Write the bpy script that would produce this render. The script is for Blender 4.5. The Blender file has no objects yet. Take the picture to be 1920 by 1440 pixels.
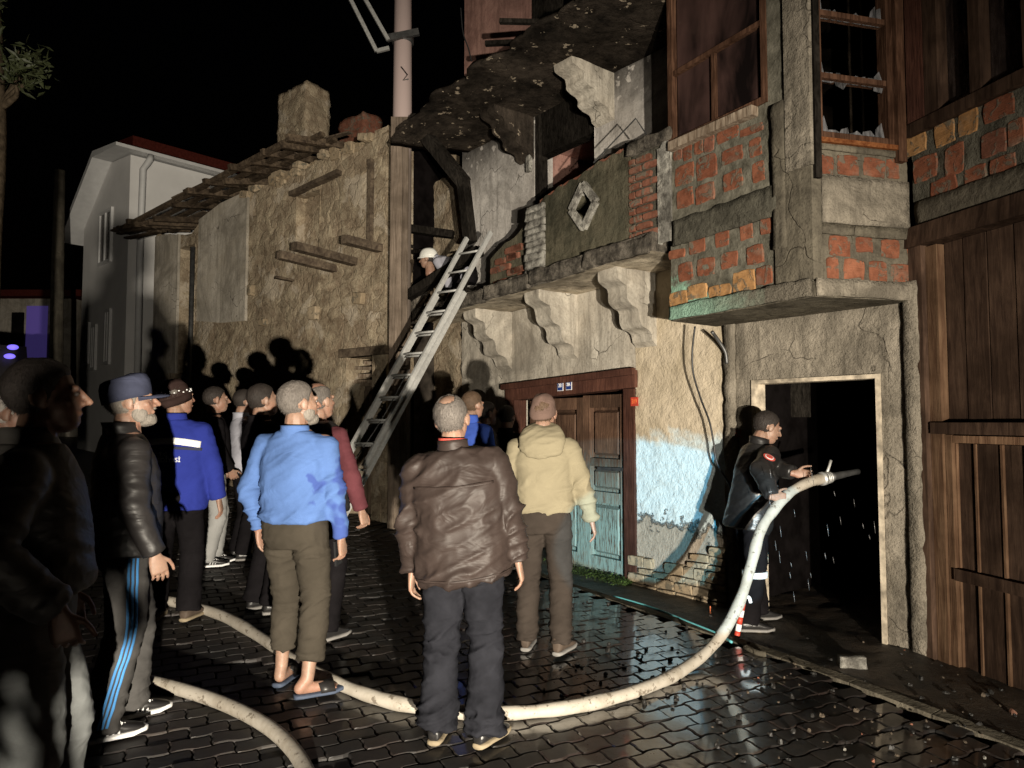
import bpy, bmesh, math, random
import numpy as np
from mathutils import Vector, Matrix, Quaternion, noise as mnoise
from mathutils.bvhtree import BVHTree

R = math.radians
rng = random.Random(7)
SC = bpy.context.scene
COL = SC.collection

# ------------------------------------------------------------------ camera
FPX, PITCH, EYE = 1331.0, math.atan(70 / 1331.0), 1.58
cam_d = bpy.data.cameras.new('camera')
cam = bpy.data.objects.new('camera', cam_d)
COL.objects.link(cam)
cam.location = (0, 0, EYE)
cam.rotation_euler = (math.pi / 2 + PITCH, 0, 0)
cam_d.sensor_width = 36.0
cam_d.lens = 36.0 * FPX / 1920.0
cam_d.clip_start = 0.05
cam_d.clip_end = 500
SC.camera = cam

# ------------------------------------------------------------------ night sky
world = bpy.data.worlds.new('World')
SC.world = world
world.use_nodes = True
wn = world.node_tree
sky = wn.nodes.new('ShaderNodeTexSky')
sky.sky_type = 'NISHITA'
sky.sun_disc = False
sky.sun_elevation = R(-4)
sky.sun_rotation = R(200)
bg = wn.nodes['Background']
bg.inputs['Strength'].default_value = 0.012
wn.links.new(sky.outputs[0], bg.inputs[0])

# ------------------------------------------------------------------ the fire engine's lamps, in the street behind the viewer
def spot(name, loc, aim, power, color, half, blend, radius, sx=1.0):
    d = bpy.data.lights.new(name, 'SPOT')
    d.energy = power
    d.color = color
    d.spot_size = R(half * 2)
    d.spot_blend = blend
    d.shadow_soft_size = radius
    o = bpy.data.objects.new(name, d)
    COL.objects.link(o)
    o.location = loc
    q = (Vector(aim) - Vector(loc)).to_track_quat('-Z', 'Y')
    o.rotation_euler = q.to_euler()
    o.scale = (sx, 1, 1)
    return o
WARM = (1.0, 0.90, 0.74)
spot('headlamp', (1.50, -4.0, 0.55), (-1.70, 9.5, 1.60), 9600, WARM, 34, 1.0, 0.05)
spot('headlamp', (0.85, -4.0, 0.55), (-1.70, 9.5, 1.60), 1600, WARM, 34, 1.0, 0.05)
spot('beam_lamp', (1.20, -5.6, 0.85), (1.30, 7.1, 0.69), 5800, (0.13, 0.66, 1.0), 3.2, 0.10, 0.02, 1.75)

SC.view_settings.view_transform = 'Standard'
SC.view_settings.look = 'None'
SC.view_settings.exposure = 0
SC.view_settings.gamma = 1
SC.view_settings.use_curve_mapping = False
SC.cycles.max_bounces = 6
SC.cycles.diffuse_bounces = 3
SC.cycles.glossy_bounces = 3
SC.cycles.transmission_bounces = 4
SC.cycles.caustics_reflective = False
SC.cycles.caustics_refractive = False
SC.cycles.sample_clamp_indirect = 3

# ------------------------------------------------------------------ geometry of the street
CAM = Vector((0, 0, EYE))
def ray(px, py):
    a, b = (px - 960) / FPX, (720 - py) / FPX
    c, s = math.cos(PITCH), math.sin(PITCH)
    return Vector((a, c - b * s, s + b * c))
def at_y(px, py, Y):
    d = ray(px, py)
    return CAM + d * (Y / d.y)
def on_plane(px, py, P, n):
    d = ray(px, py)
    return CAM + d * ((Vector(P) - CAM).dot(Vector(n)) / d.dot(Vector(n)))
# the facade line of the two houses on the right: t runs away from us to the left, p comes out into the street
G0 = Vector((2.84, 5.28, 0)); U = Vector((-0.602, 0.7985, 0)).normalized(); N = Vector((-U.y, U.x, 0))
def W(t, p, z): return G0 + U * t + N * p + Vector((0, 0, z))
def WQ(px, py, p=0.0):
    v = on_plane(px, py, G0 + N * p, N) - G0
    return v.dot(U), v.z
def smooth(a, b, x):
    x = np.clip((x - a) / (b - a), 0, 1)
    return x * x * (3 - 2 * x)
def ground_z(x, y):
    p = (x - G0.x) * N.x + (y - G0.y) * N.y
    t = (x - G0.x) * U.x + (y - G0.y) * U.y
    base = -0.19 - 0.03 * x + 0.04 * y
    drop = (1 - smooth(0.0, 2.0, p)) * 0.055 * np.clip(t, 0, 3.2)
    return base - drop
def gz(x, y): return float(ground_z(np.array(x, float), np.array(y, float)))
def on_ground(px, py, lift=0.0):
    d = ray(px, py); lo, hi = 0.5, 60.0
    for i in range(60):
        m = (lo + hi) / 2; q = CAM + d * m
        if q.z > gz(q.x, q.y) + lift: lo = m
        else: hi = m
    return CAM + d * lo

# ------------------------------------------------------------------ noise
def _h(ix, iy, iz, s):
    n = (ix.astype(np.int64) * 374761393 + iy.astype(np.int64) * 668265263 + iz.astype(np.int64) * 2147483647 + s * 1274126177) & 0xffffffff
    n = ((n ^ (n >> 13)) * 1274126177) & 0xffffffff
    n = (n ^ (n >> 16)) & 0xffffff
    return n / float(0xffffff)
def vn(p, s=0):
    p = np.asarray(p, float); i = np.floor(p); f = p - i; f = f * f * (3 - 2 * f); i = i.astype(np.int64)
    x, y, z = i[:, 0], i[:, 1], i[:, 2]; fx, fy, fz = f[:, 0], f[:, 1], f[:, 2]
    def L(dz):
        a = _h(x, y, z + dz, s) * (1 - fx) + _h(x + 1, y, z + dz, s) * fx
        b = _h(x, y + 1, z + dz, s) * (1 - fx) + _h(x + 1, y + 1, z + dz, s) * fx
        return a * (1 - fy) + b * fy
    return L(0) * (1 - fz) + L(1) * fz
def fbm(p, s=0, o=3):
    p = np.asarray(p, float); r = 0; a = 0.5
    for k in range(o):
        r = r + a * (vn(p * 2 ** k, s + k * 17) - 0.5) * 2; a *= 0.5
    return r
def ridge(p, s=0):
    return 1 - np.abs(vn(p, s) * 2 - 1)

# ------------------------------------------------------------------ mesh helpers
class MB:
    def __init__(s): s.v, s.f, s.m = [], [], []
    def add(s, verts, faces, mi=0):
        o = len(s.v); s.v += [tuple(q) for q in verts]
        s.f += [tuple(i + o for i in f) for f in faces]; s.m += [mi] * len(faces)
        return s
    def box(s, c, sx, sy, sz, rot=None, mi=0):
        c = Vector(c); vs = []
        for x in (-1, 1):
            for y in (-1, 1):
                for z in (-1, 1):
                    q = Vector((x * sx / 2, y * sy / 2, z * sz / 2))
                    vs.append(c + (rot @ q if rot is not None else q))
        return s.add(vs, [(0, 1, 3, 2), (4, 6, 7, 5), (0, 4, 5, 1), (2, 3, 7, 6), (0, 2, 6, 4), (1, 5, 7, 3)], mi)
    def hexa(s, a, b, mi=0):      # two quads a (4 pts) and b (4 pts)
        return s.add(list(a) + list(b), [(3, 2, 1, 0), (4, 5, 6, 7), (0, 1, 5, 4), (1, 2, 6, 5), (2, 3, 7, 6), (3, 0, 4, 7)], mi)
    def bar(s, a, b, w, h, up=(0, 0, 1), mi=0):
        a, b = Vector(a), Vector(b); d = (b - a).normalized(); x = d.cross(Vector(up))
        if x.length < 1e-4: x = d.cross(Vector((1, 0, 0)))
        x.normalize(); y = x.cross(d)
        def q(c): return [c + x * (i * w / 2) + y * (j * h / 2) for i, j in ((-1, -1), (1, -1), (1, 1), (-1, 1))]
        return s.hexa(q(a), q(b), mi)
    def tube(s, pts, rad, n=10, cap=True, mi=0, flat=1.0, up=None):
        pts = [Vector(p) for p in pts]; m = len(pts)
        rad = [rad] * m if not hasattr(rad, '__len__') else rad
        o = len(s.v); ref = None; fs = []
        for i, p in enumerate(pts):
            d = (pts[min(i + 1, m - 1)] - pts[max(i - 1, 0)])
            d = d.normalized() if d.length > 1e-9 else Vector((0, 0, 1))
            if ref is None: ref = Vector(up) if up else (Vector((1, 0, 0)) if abs(d.x) < .9 else Vector((0, 1, 0)))
            x = (ref - d * ref.dot(d)); x = x.normalized() if x.length > 1e-6 else d.orthogonal().normalized()
            y = d.cross(x); ref = x
            for k in range(n):
                a = 2 * math.pi * k / n
                s.v.append(tuple(p + x * (math.cos(a) * rad[i]) + y * (math.sin(a) * rad[i] * flat)))
        for i in range(m - 1):
            for k in range(n):
                fs.append((o + i * n + k, o + i * n + (k + 1) % n, o + (i + 1) * n + (k + 1) % n, o + (i + 1) * n + k))
        if cap: fs += [tuple(o + k for k in reversed(range(n))), tuple(o + (m - 1) * n + k for k in range(n))]
        s.f += fs; s.m += [mi] * len(fs)
        return s
    def cap(s, a, b, ra, rb, n=12):      # tapered capsule
        a, b = Vector(a), Vector(b); d = (b - a); L = d.length; d = d / L if L > 1e-9 else Vector((0, 0, 1))
        pts, rr = [], []
        for k in range(4): t = math.pi / 2 * (k + .25) / 4.25; pts.append(a - d * ra * math.cos(t)); rr.append(ra * math.sin(t))
        pts.append(a); rr.append(ra); pts.append(b); rr.append(rb)
        for k in range(4): t = math.pi / 2 * (4 - k - .75) / 4.25; pts.append(b + d * rb * math.cos(t)); rr.append(rb * math.sin(t))
        return s.tube(pts, rr, n)
    def ell(s, c, r, rot=None, nu=14, nv=10):
        c = Vector(c); vs, fs = [], []
        for j in range(nv + 1):
            b = math.pi * (j + .02) / (nv + .04)
            for i in range(nu):
                a = 2 * math.pi * i / nu
                q = Vector((r[0] * math.sin(b) * math.cos(a), r[1] * math.sin(b) * math.sin(a), r[2] * math.cos(b)))
                vs.append(c + (rot @ q if rot is not None else q))
        for j in range(nv):
            for i in range(nu): fs.append((j * nu + i, (j + 1) * nu + i, (j + 1) * nu + (i + 1) % nu, j * nu + (i + 1) % nu))
        fs += [tuple(range(nu)), tuple(nv * nu + i for i in reversed(range(nu)))]
        return s.add(vs, fs)
    def rings(s, rr, n=24, pw=2.3, cap=True):      # stacked super-ellipses (center, x axis, y axis)
        vs, fs = [], []
        for (c, ax, ay) in rr:
            c, ax, ay = Vector(c), Vector(ax), Vector(ay)
            for k in range(n):
                a = 2 * math.pi * k / n; ca, sa = math.cos(a), math.sin(a)
                e = (abs(ca) ** pw + abs(sa) ** pw) ** (-1 / pw)
                vs.append(c + ax * ca * e + ay * sa * e)
        m = len(rr)
        for i in range(m - 1):
            for k in range(n): fs.append((i * n + k, i * n + (k + 1) % n, (i + 1) * n + (k + 1) % n, (i + 1) * n + k))
        if cap: fs += [tuple(reversed(range(n))), tuple((m - 1) * n + k for k in range(n))]
        return s.add(vs, fs)
    def prism(s, poly, dvec, mi=0):      # polygon (3d points) pushed along dvec
        m = len(poly); d = Vector(dvec)
        vs = [Vector(q) for q in poly] + [Vector(q) + d for q in poly]
        fs = [tuple(range(m)), tuple(m + k for k in reversed(range(m)))]
        fs += [(k, m + k, m + (k + 1) % m, (k + 1) % m) for k in range(m)]
        return s.add(vs, fs, mi)
    def mesh(s, name, org=(0, 0, 0)):
        me = bpy.data.meshes.new(name); o = Vector(org)
        me.from_pydata([(q[0] - o.x, q[1] - o.y, q[2] - o.z) for q in s.v], [], s.f)
        if any(s.m): me.polygons.foreach_set('material_index', s.m)
        me.update()
        bm = bmesh.new(); bm.from_mesh(me); bmesh.ops.recalc_face_normals(bm, faces=bm.faces); bm.to_mesh(me); bm.free()
        return me
    def build(s, name, mat, parent=None, sm=False, org=None):
        if org is None: org = tuple(parent.get('_o', (0, 0, 0))) if parent is not None else (0, 0, 0)
        me = s.mesh(name, org)
        for m in (mat if isinstance(mat, (list, tuple)) else [mat]): me.materials.append(m)
        if sm: me.polygons.foreach_set('use_smooth', [True] * len(me.polygons))
        o = bpy.data.objects.new(name, me); COL.objects.link(o)
        if parent is not None:
            o.parent = parent; o['_o'] = org
        return o
def link(name, me, parent=None, loc=(0, 0, 0), rot=None, scale=(1, 1, 1)):
    o = bpy.data.objects.new(name, me); COL.objects.link(o)
    if parent is not None:
        o.parent = parent; loc = Vector(loc) - Vector(parent.get('_o', (0, 0, 0)))
    o.location = loc
    if rot is not None: o.rotation_euler = rot.to_euler() if hasattr(rot, 'to_euler') else rot
    o.scale = scale
    return o
def tag(o, label=None, cat=None, group=None, kind=None):
    if label: o['label'] = label
    if cat: o['category'] = cat
    if group: o['group'] = group
    if kind: o['kind'] = kind
    return o
def thing(name, loc, label, cat, group=None):
    o = bpy.data.objects.new(name, None); COL.objects.link(o); o.location = loc; o['_o'] = tuple(loc)
    o.empty_display_size = 0.1
    return tag(o, label, cat, group)
def get_co(me):
    a = np.empty(len(me.vertices) * 3); me.vertices.foreach_get('co', a); return a.reshape(-1, 3)
def set_co(me, a):
    me.vertices.foreach_set('co', np.ascontiguousarray(a).ravel()); me.update()
def get_no(me):
    a = np.empty(len(me.vertices) * 3); me.vertices.foreach_get('normal', a); return a.reshape(-1, 3)
def remesh(mb, vox, it=4, fac=0.5):
    me = mb.mesh('tmp'); o = bpy.data.objects.new('tmp', me); COL.objects.link(o)
    m = o.modifiers.new('r', 'REMESH'); m.mode = 'VOXEL'; m.voxel_size = vox
    if it:
        s = o.modifiers.new('s', 'SMOOTH'); s.factor = fac; s.iterations = it
    dg = bpy.context.evaluated_depsgraph_get(); dg.update()
    out = bpy.data.meshes.new_from_object(o.evaluated_get(dg))
    bpy.data.objects.remove(o); bpy.data.meshes.remove(me)
    return out
def catmull(P, n=6):
    P = [Vector(p) for p in P]; out = []
    for i in range(len(P) - 1):
        a, b, c, d = P[max(i - 1, 0)], P[i], P[i + 1], P[min(i + 2, len(P) - 1)]
        for k in range(n):
            t = k / n
            out.append(0.5 * ((2 * b) + (c - a) * t + (2 * a - 5 * b + 4 * c - d) * t * t + (3 * b - a - 3 * c + d) * t ** 3))
    return out + [P[-1]]

# ------------------------------------------------------------------ materials
MATS = {}
class NT:
    def __init__(s, name, rough=0.8, spec=0.3, metal=0.0):
        s.m = bpy.data.materials.new(name); s.m.use_nodes = True; s.t = s.m.node_tree; s.n = s.t.nodes
        s.b = s.n['Principled BSDF']; s.b.inputs['Roughness'].default_value = rough
        s.b.inputs['Specular IOR Level'].default_value = spec; s.b.inputs['Metallic'].default_value = metal
        if spec <= 0.2 and rough >= 0.7: s.b.inputs['IOR'].default_value = 1.0      # matt: no surface gloss at all
        s._pos = None; s.bumps = []
    def new(s, k): return s.n.new('ShaderNode' + k)
    def ln(s, a, b): s.t.links.new(a, b)
    def pos(s, obj=False, sc=(1, 1, 1)):
        if obj: o = s.new('TexCoord').outputs['Object']
        else: o = s.new('NewGeometry').outputs['Position']
        if sc != (1, 1, 1):
            m = s.new('Mapping'); m.inputs['Scale'].default_value = sc; s.ln(o, m.inputs['Vector']); o = m.outputs[0]
        return o
    def noise(s, v, sc, det=4, rough=0.6, dist=0.0):
        t = s.new('TexNoise'); s.ln(v, t.inputs['Vector']); t.inputs['Scale'].default_value = sc
        t.inputs['Detail'].default_value = det; t.inputs['Roughness'].default_value = rough; t.inputs['Distortion'].default_value = dist
        return t.outputs['Fac']
    def vor(s, v, sc, feat='F1', rnd=1.0):
        t = s.new('TexVoronoi'); t.feature = feat; s.ln(v, t.inputs['Vector']); t.inputs['Scale'].default_value = sc
        t.inputs['Randomness'].default_value = rnd
        return t.outputs['Distance']
    def ramp(s, f, stops):
        r = s.new('ValToRGB'); s.ln(f, r.inputs[0]); e = r.color_ramp.elements
        while len(e) < len(stops): e.new(0.5)
        for x, (p, c) in zip(e, stops):
            x.position = p; x.color = (c, c, c, 1) if not hasattr(c, '__len__') else (*c, 1)
        return r.outputs[0]
    def mix(s, f, a, b, mode='MIX'):
        x = s.new('Mix'); x.data_type = 'RGBA'; x.blend_type = mode
        for sock, val in ((x.inputs['Factor'], f), (x.inputs['A'], a), (x.inputs['B'], b)):
            if hasattr(val, 'is_output'): s.ln(val, sock)
            else: sock.default_value = val if not hasattr(val, '__len__') else (*val, 1)
        x.inputs['Factor']
        return x.outputs['Result']
    def math(s, op, a, b=0.0, c=0.0):
        x = s.new('Math'); x.operation = op
        for i, val in enumerate((a, b, c)):
            if hasattr(val, 'is_output'): s.ln(val, x.inputs[i])
            else: x.inputs[i].default_value = val
        return x.outputs[0]
    def sep(s, v):
        x = s.new('SeparateXYZ'); s.ln(v, x.inputs[0]); return x.outputs
    def bump(s, h, strength=0.5, dist=0.02):
        b = s.new('Bump'); b.inputs['Strength'].default_value = strength; b.inputs['Distance'].default_value = dist
        s.ln(h, b.inputs['Height'])
        if s.bumps: s.ln(s.bumps[-1].outputs[0], b.inputs['Normal'])
        s.bumps.append(b); return b
    def col(s, c):
        if hasattr(c, 'is_output'): s.ln(c, s.b.inputs['Base Color'])
        else: s.b.inputs['Base Color'].default_value = (*c, 1)
    def rough(s, r):
        if hasattr(r, 'is_output'): s.ln(r, s.b.inputs['Roughness'])
        else: s.b.inputs['Roughness'].default_value = r
    def done(s, key=None):
        if s.bumps: s.ln(s.bumps[-1].outputs[0], s.b.inputs['Normal'])
        MATS[key or s.m.name] = s.m; return s.m
    def rand(s):
        return s.new('ObjectInfo').outputs['Random']
def M(k): return MATS[k]

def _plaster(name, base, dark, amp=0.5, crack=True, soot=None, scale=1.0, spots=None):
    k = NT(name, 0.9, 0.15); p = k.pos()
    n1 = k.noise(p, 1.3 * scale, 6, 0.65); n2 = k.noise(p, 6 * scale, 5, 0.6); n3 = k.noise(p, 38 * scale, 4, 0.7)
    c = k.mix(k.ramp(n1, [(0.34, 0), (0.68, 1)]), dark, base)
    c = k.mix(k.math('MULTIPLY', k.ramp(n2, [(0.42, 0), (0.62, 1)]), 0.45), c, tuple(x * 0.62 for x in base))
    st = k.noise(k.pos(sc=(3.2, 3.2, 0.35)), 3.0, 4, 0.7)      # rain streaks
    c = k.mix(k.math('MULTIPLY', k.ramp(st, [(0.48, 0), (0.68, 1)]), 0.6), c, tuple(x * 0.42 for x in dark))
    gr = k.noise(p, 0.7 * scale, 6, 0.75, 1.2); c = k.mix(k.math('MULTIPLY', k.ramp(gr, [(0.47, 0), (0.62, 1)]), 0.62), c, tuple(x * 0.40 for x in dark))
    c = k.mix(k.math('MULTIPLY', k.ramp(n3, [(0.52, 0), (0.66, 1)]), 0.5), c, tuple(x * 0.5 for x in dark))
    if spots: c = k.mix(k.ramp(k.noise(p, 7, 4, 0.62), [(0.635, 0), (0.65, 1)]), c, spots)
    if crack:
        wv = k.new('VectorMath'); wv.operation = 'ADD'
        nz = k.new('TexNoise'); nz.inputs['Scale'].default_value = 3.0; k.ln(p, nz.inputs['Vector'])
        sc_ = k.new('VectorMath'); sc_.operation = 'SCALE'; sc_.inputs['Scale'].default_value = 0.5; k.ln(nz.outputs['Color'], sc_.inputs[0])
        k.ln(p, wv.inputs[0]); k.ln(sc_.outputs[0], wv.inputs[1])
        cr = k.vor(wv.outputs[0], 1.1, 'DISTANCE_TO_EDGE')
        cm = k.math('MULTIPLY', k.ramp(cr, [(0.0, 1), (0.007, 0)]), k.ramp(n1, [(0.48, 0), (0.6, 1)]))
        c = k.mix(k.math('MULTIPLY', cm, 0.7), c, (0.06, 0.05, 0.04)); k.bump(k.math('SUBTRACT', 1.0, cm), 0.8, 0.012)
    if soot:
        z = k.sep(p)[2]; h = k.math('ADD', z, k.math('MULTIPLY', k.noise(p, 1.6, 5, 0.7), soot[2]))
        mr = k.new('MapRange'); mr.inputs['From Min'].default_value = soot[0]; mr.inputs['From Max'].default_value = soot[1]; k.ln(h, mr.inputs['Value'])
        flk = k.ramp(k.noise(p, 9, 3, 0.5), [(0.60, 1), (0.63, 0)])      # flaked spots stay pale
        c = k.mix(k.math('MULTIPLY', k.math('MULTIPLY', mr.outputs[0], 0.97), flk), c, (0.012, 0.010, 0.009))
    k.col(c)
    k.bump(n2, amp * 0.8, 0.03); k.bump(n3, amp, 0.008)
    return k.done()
_plaster('plaster_cream', (0.56, 0.52, 0.45), (0.37, 0.33, 0.275), 0.75)
_plaster('plaster_upper', (0.62, 0.59, 0.56), (0.40, 0.37, 0.34), 0.45, soot=(5.25, 6.0, 0.9))
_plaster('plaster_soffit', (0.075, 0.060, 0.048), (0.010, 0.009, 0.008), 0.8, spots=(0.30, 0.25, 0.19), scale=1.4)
_plaster('plaster_grey', (0.52, 0.48, 0.42), (0.38, 0.34, 0.28), 0.35)
_plaster('plaster_pink', (0.50, 0.30, 0.25), (0.36, 0.2, 0.17), 0.3, crack=False)
_plaster('plaster_white', (0.74, 0.72, 0.70), (0.66, 0.64, 0.62), 0.12, crack=False, scale=0.5)
_plaster('render_green', (0.135, 0.12, 0.085), (0.06, 0.058, 0.042), 1.0, crack=False, scale=2)
_plaster('concrete', (0.34, 0.30, 0.245), (0.17, 0.15, 0.12), 1.3, scale=1.8)
_plaster('concrete_dark', (0.17, 0.15, 0.115), (0.085, 0.075, 0.06), 0.9, scale=1.4)
_plaster('mortar', (0.155, 0.145, 0.115), (0.085, 0.08, 0.065), 1.2, crack=False, scale=2.2)
_plaster('white_flaked', (0.62, 0.60, 0.54), (0.10, 0.09, 0.08), 1.0, crack=False, scale=7)
_plaster('slab_edge', (0.34, 0.30, 0.25), (0.05, 0.045, 0.04), 1.4, crack=False, scale=6)
_plaster('soffit_cream', (0.62, 0.54, 0.42), (0.20, 0.17, 0.13), 0.7, crack=False, scale=2.0)

def _stone():      # rough lime-washed rubble of the ruin
    k = NT('rubble', 0.95, 0.1); p = k.pos()
    n1 = k.noise(p, 0.9, 5, 0.65); n2 = k.noise(p, 4, 6, 0.7); n3 = k.noise(p, 34, 5, 0.75, 0.8)
    v = k.vor(k.pos(sc=(1, 1, 1.6)), 5.5); c = k.mix(k.ramp(n1, [(0.3, 0), (0.7, 1)]), (0.215, 0.165, 0.115), (0.35, 0.285, 0.21))
    c = k.mix(k.ramp(n2, [(0.4, 0), (0.66, 1)]), c, (0.47, 0.40, 0.29))
    wv = k.new('VectorMath'); wv.operation = 'ADD'; nz = k.new('TexNoise'); nz.inputs['Scale'].default_value = 4.0; k.ln(p, nz.inputs['Vector'])
    s2 = k.new('VectorMath'); s2.operation = 'SCALE'; s2.inputs['Scale'].default_value = 0.35; k.ln(nz.outputs['Color'], s2.inputs[0]); k.ln(p, wv.inputs[0]); k.ln(s2.outputs[0], wv.inputs[1])
    vc = k.new('TexVoronoi'); vc.inputs['Scale'].default_value = 5.0; k.ln(wv.outputs[0], vc.inputs['Vector'])
    hs = k.new('HueSaturation'); k.ln(k.math('ADD', 0.74, k.math('MULTIPLY', k.sep(vc.outputs['Color'])[0], 0.36)), hs.inputs['Value']); k.ln(c, hs.inputs['Color']); c = hs.outputs[0]
    ve = k.vor(wv.outputs[0], 5.0, 'DISTANCE_TO_EDGE'); c = k.mix(k.math('MULTIPLY', k.math('MULTIPLY', k.ramp(ve, [(0.0, 1), (0.07, 0)]), k.ramp(n1, [(0.42, 0), (0.6, 1)])), 0.5), c, (0.12, 0.085, 0.055)); k.bump(k.ramp(ve, [(0.0, 0), (0.12, 1)]), 0.3, 0.03)
    c = k.mix(k.math('MULTIPLY', k.ramp(n3, [(0.38, 1), (0.55, 0)]), 0.5), c, (0.15, 0.10, 0.06))
    c = k.mix(k.math('MULTIPLY', k.ramp(k.noise(p, 1.7, 5, 0.6, 0.5), [(0.56, 0), (0.60, 1)]), 0.6), c, (0.47, 0.41, 0.33))
    k.col(c); k.bump(v, 0.25, 0.05); k.bump(n2, 0.5, 0.05); k.bump(n3, 0.7, 0.018)
    return k.done()
_stone()
def _brick(name, a, b):
    k = NT(name, 0.85, 0.15); p = k.pos(True); r = k.rand(); w = k.pos()
    n = k.noise(w, 14, 5, 0.65); st = k.noise(k.pos(sc=(3, 3, 60)), 4, 3, 0.6)
    c = k.mix(r, a, b); c = k.mix(k.math('MULTIPLY', k.ramp(n, [(0.35, 1), (0.6, 0)]), 0.6), c, tuple(x * 0.45 for x in a))
    c = k.mix(k.math('MULTIPLY', k.ramp(k.noise(w, 5, 4), [(0.55, 0), (0.7, 1)]), 0.45), c, (0.22, 0.19, 0.15))
    sm = k.ramp(k.noise(w, 11, 5, 0.7, 0.8), [(0.54, 0), (0.60, 1)]); c = k.mix(k.math('MULTIPLY', sm, 0.85), c, (0.13, 0.12, 0.095))
    k.col(c); k.bump(st, 0.8, 0.008); k.bump(n, 0.7, 0.01); k.bump(sm, 0.6, 0.006)
    return k.done()
_brick('brick_red', (0.19, 0.070, 0.042), (0.27, 0.110, 0.065))
_brick('brick_tan', (0.34, 0.18, 0.075), (0.42, 0.24, 0.11))
_brick('brick_old', (0.16, 0.068, 0.045), (0.24, 0.105, 0.072))
_brick('stone_pale', (0.42, 0.34, 0.24), (0.30, 0.23, 0.15))

def _wood(name, a, b, rough=0.75, sc=(1, 1, 1), obj=False, beam_tint=None, amp=0.7):
    k = NT(name, rough, 0.2); p = k.pos(obj); s = k.pos(obj, sc)
    g = k.noise(s, 5.5, 6, 0.65, 0.6); n = k.noise(p, 3, 4)
    c = k.mix(k.ramp(g, [(0.35, 0), (0.65, 1)]), a, b)
    c = k.mix(k.math('MULTIPLY', k.ramp(n, [(0.4, 0), (0.65, 1)]), 0.6), c, tuple(x * 0.5 for x in a))
    r = k.rand(); h = k.new('HueSaturation'); k.ln(k.math('ADD', 0.7, k.math('MULTIPLY', r, 0.6)), h.inputs['Value']); k.ln(c, h.inputs['Color']); c = h.outputs[0]
    if beam_tint:  # teal of the blue beam painted into the lower door
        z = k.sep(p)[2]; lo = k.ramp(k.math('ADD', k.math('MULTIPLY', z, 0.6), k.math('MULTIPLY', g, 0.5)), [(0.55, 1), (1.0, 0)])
        c = k.mix(k.math('MULTIPLY', k.math('MULTIPLY', lo, 0.9), k.ramp(k.noise(s, 9, 5, 0.7), [(0.38, 0), (0.50, 1)])), c, beam_tint)
    k.col(c); k.bump(g, amp, 0.012)
    return k.done()
VERT = (9, 9, 0.7)
_wood('door_wood', (0.055, 0.030, 0.020), (0.13, 0.075, 0.048), 0.65, VERT, beam_tint=(0.21, 0.31, 0.29))
_wood('door_frame_red', (0.055, 0.022, 0.016), (0.115, 0.05, 0.034), 0.6, VERT)
_wood('gate_wood', (0.032, 0.020, 0.015), (0.085, 0.053, 0.037), 0.75, (4, 4, 0.45), amp=0.45)
_wood('gate_pale', (0.10, 0.055, 0.034), (0.21, 0.13, 0.08), 0.75, (5, 5, 0.4))
_wood('beam_wood', (0.06, 0.045, 0.035), (0.16, 0.125, 0.09), 0.85, (3, 3, 3))
_wood('roof_timber', (0.035, 0.026, 0.02), (0.12, 0.09, 0.062), 0.9, (3, 3, 3))
_wood('charred', (0.008, 0.007, 0.006), (0.03, 0.026, 0.022), 0.7, (6, 6, 2), amp=1.0)
_wood('frame_wood', (0.04, 0.02, 0.013), (0.13, 0.07, 0.045), 0.7, VERT)
_wood('sill_wood', (0.12, 0.085, 0.06), (0.33, 0.27, 0.21), 0.8, (6, 6, 1.0))
_wood('rust_orange', (0.16, 0.05, 0.02), (0.36, 0.15, 0.06), 0.7, (6, 6, 6))
_wood('cladding', (0.11, 0.085, 0.065), (0.22, 0.175, 0.14), 0.7, (14, 14, 0.5))

def _simple(name, c, rough=0.6, spec=0.4, metal=0.0, var=0.25, sc=12, bump=0.15, obj=False):
    k = NT(name, rough, spec, metal); p = k.pos(obj); n = k.noise(p, sc, 5, 0.6)
    k.col(k.mix(k.ramp(n, [(0.35, 0), (0.65, 1)]), tuple(x * (1 - var) for x in c), tuple(min(1, x * (1 + var)) for x in c)))
    k.bump(n, bump, 0.01)
    return k.done()
_simple('aluminium', (0.44, 0.44, 0.43), 0.45, 0.5, 0.25, 0.12, 30, 0.08)
_simple('aluminium_dull', (0.42, 0.42, 0.41), 0.5, 0.5, 0.6, 0.2, 30, 0.1)
_simple('steel_dark', (0.10, 0.10, 0.10), 0.5, 0.5, 0.7, 0.3)
_simple('cream_paint', (0.42, 0.36, 0.28), 0.7, 0.3, 0, 0.5, 9, 0.3)
_simple('white_wall', (0.80, 0.79, 0.78), 0.85, 0.2, 0, 0.05, 1.5, 0.05)
_simple('leaf_dim', (0.022, 0.027, 0.010), 0.6, 0.3, 0, 0.4, 30, 0.1)
_simple('white_paint', (0.72, 0.72, 0.72), 0.5, 0.4, 0, 0.06, 6, 0.05)
_simple('black_rubber', (0.012, 0.012, 0.013), 0.45, 0.5, 0, 0.2)
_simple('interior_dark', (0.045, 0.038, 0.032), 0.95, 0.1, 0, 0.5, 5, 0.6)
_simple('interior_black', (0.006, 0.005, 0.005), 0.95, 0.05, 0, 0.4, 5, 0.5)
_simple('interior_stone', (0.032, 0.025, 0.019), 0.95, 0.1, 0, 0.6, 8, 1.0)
_simple('roof_red', (0.07, 0.016, 0.012), 0.8, 0.2, 0, 0.25, 20, 0.3)
_simple('debris', (0.075, 0.06, 0.046), 0.85, 0.2, 0, 0.45, 25, 0.5)
_simple('charcoal', (0.012, 0.011, 0.010), 0.6, 0.4, 0, 0.5, 25, 0.6)
_simple('leaf', (0.055, 0.10, 0.025), 0.55, 0.4, 0, 0.4, 30, 0.1)
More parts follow.
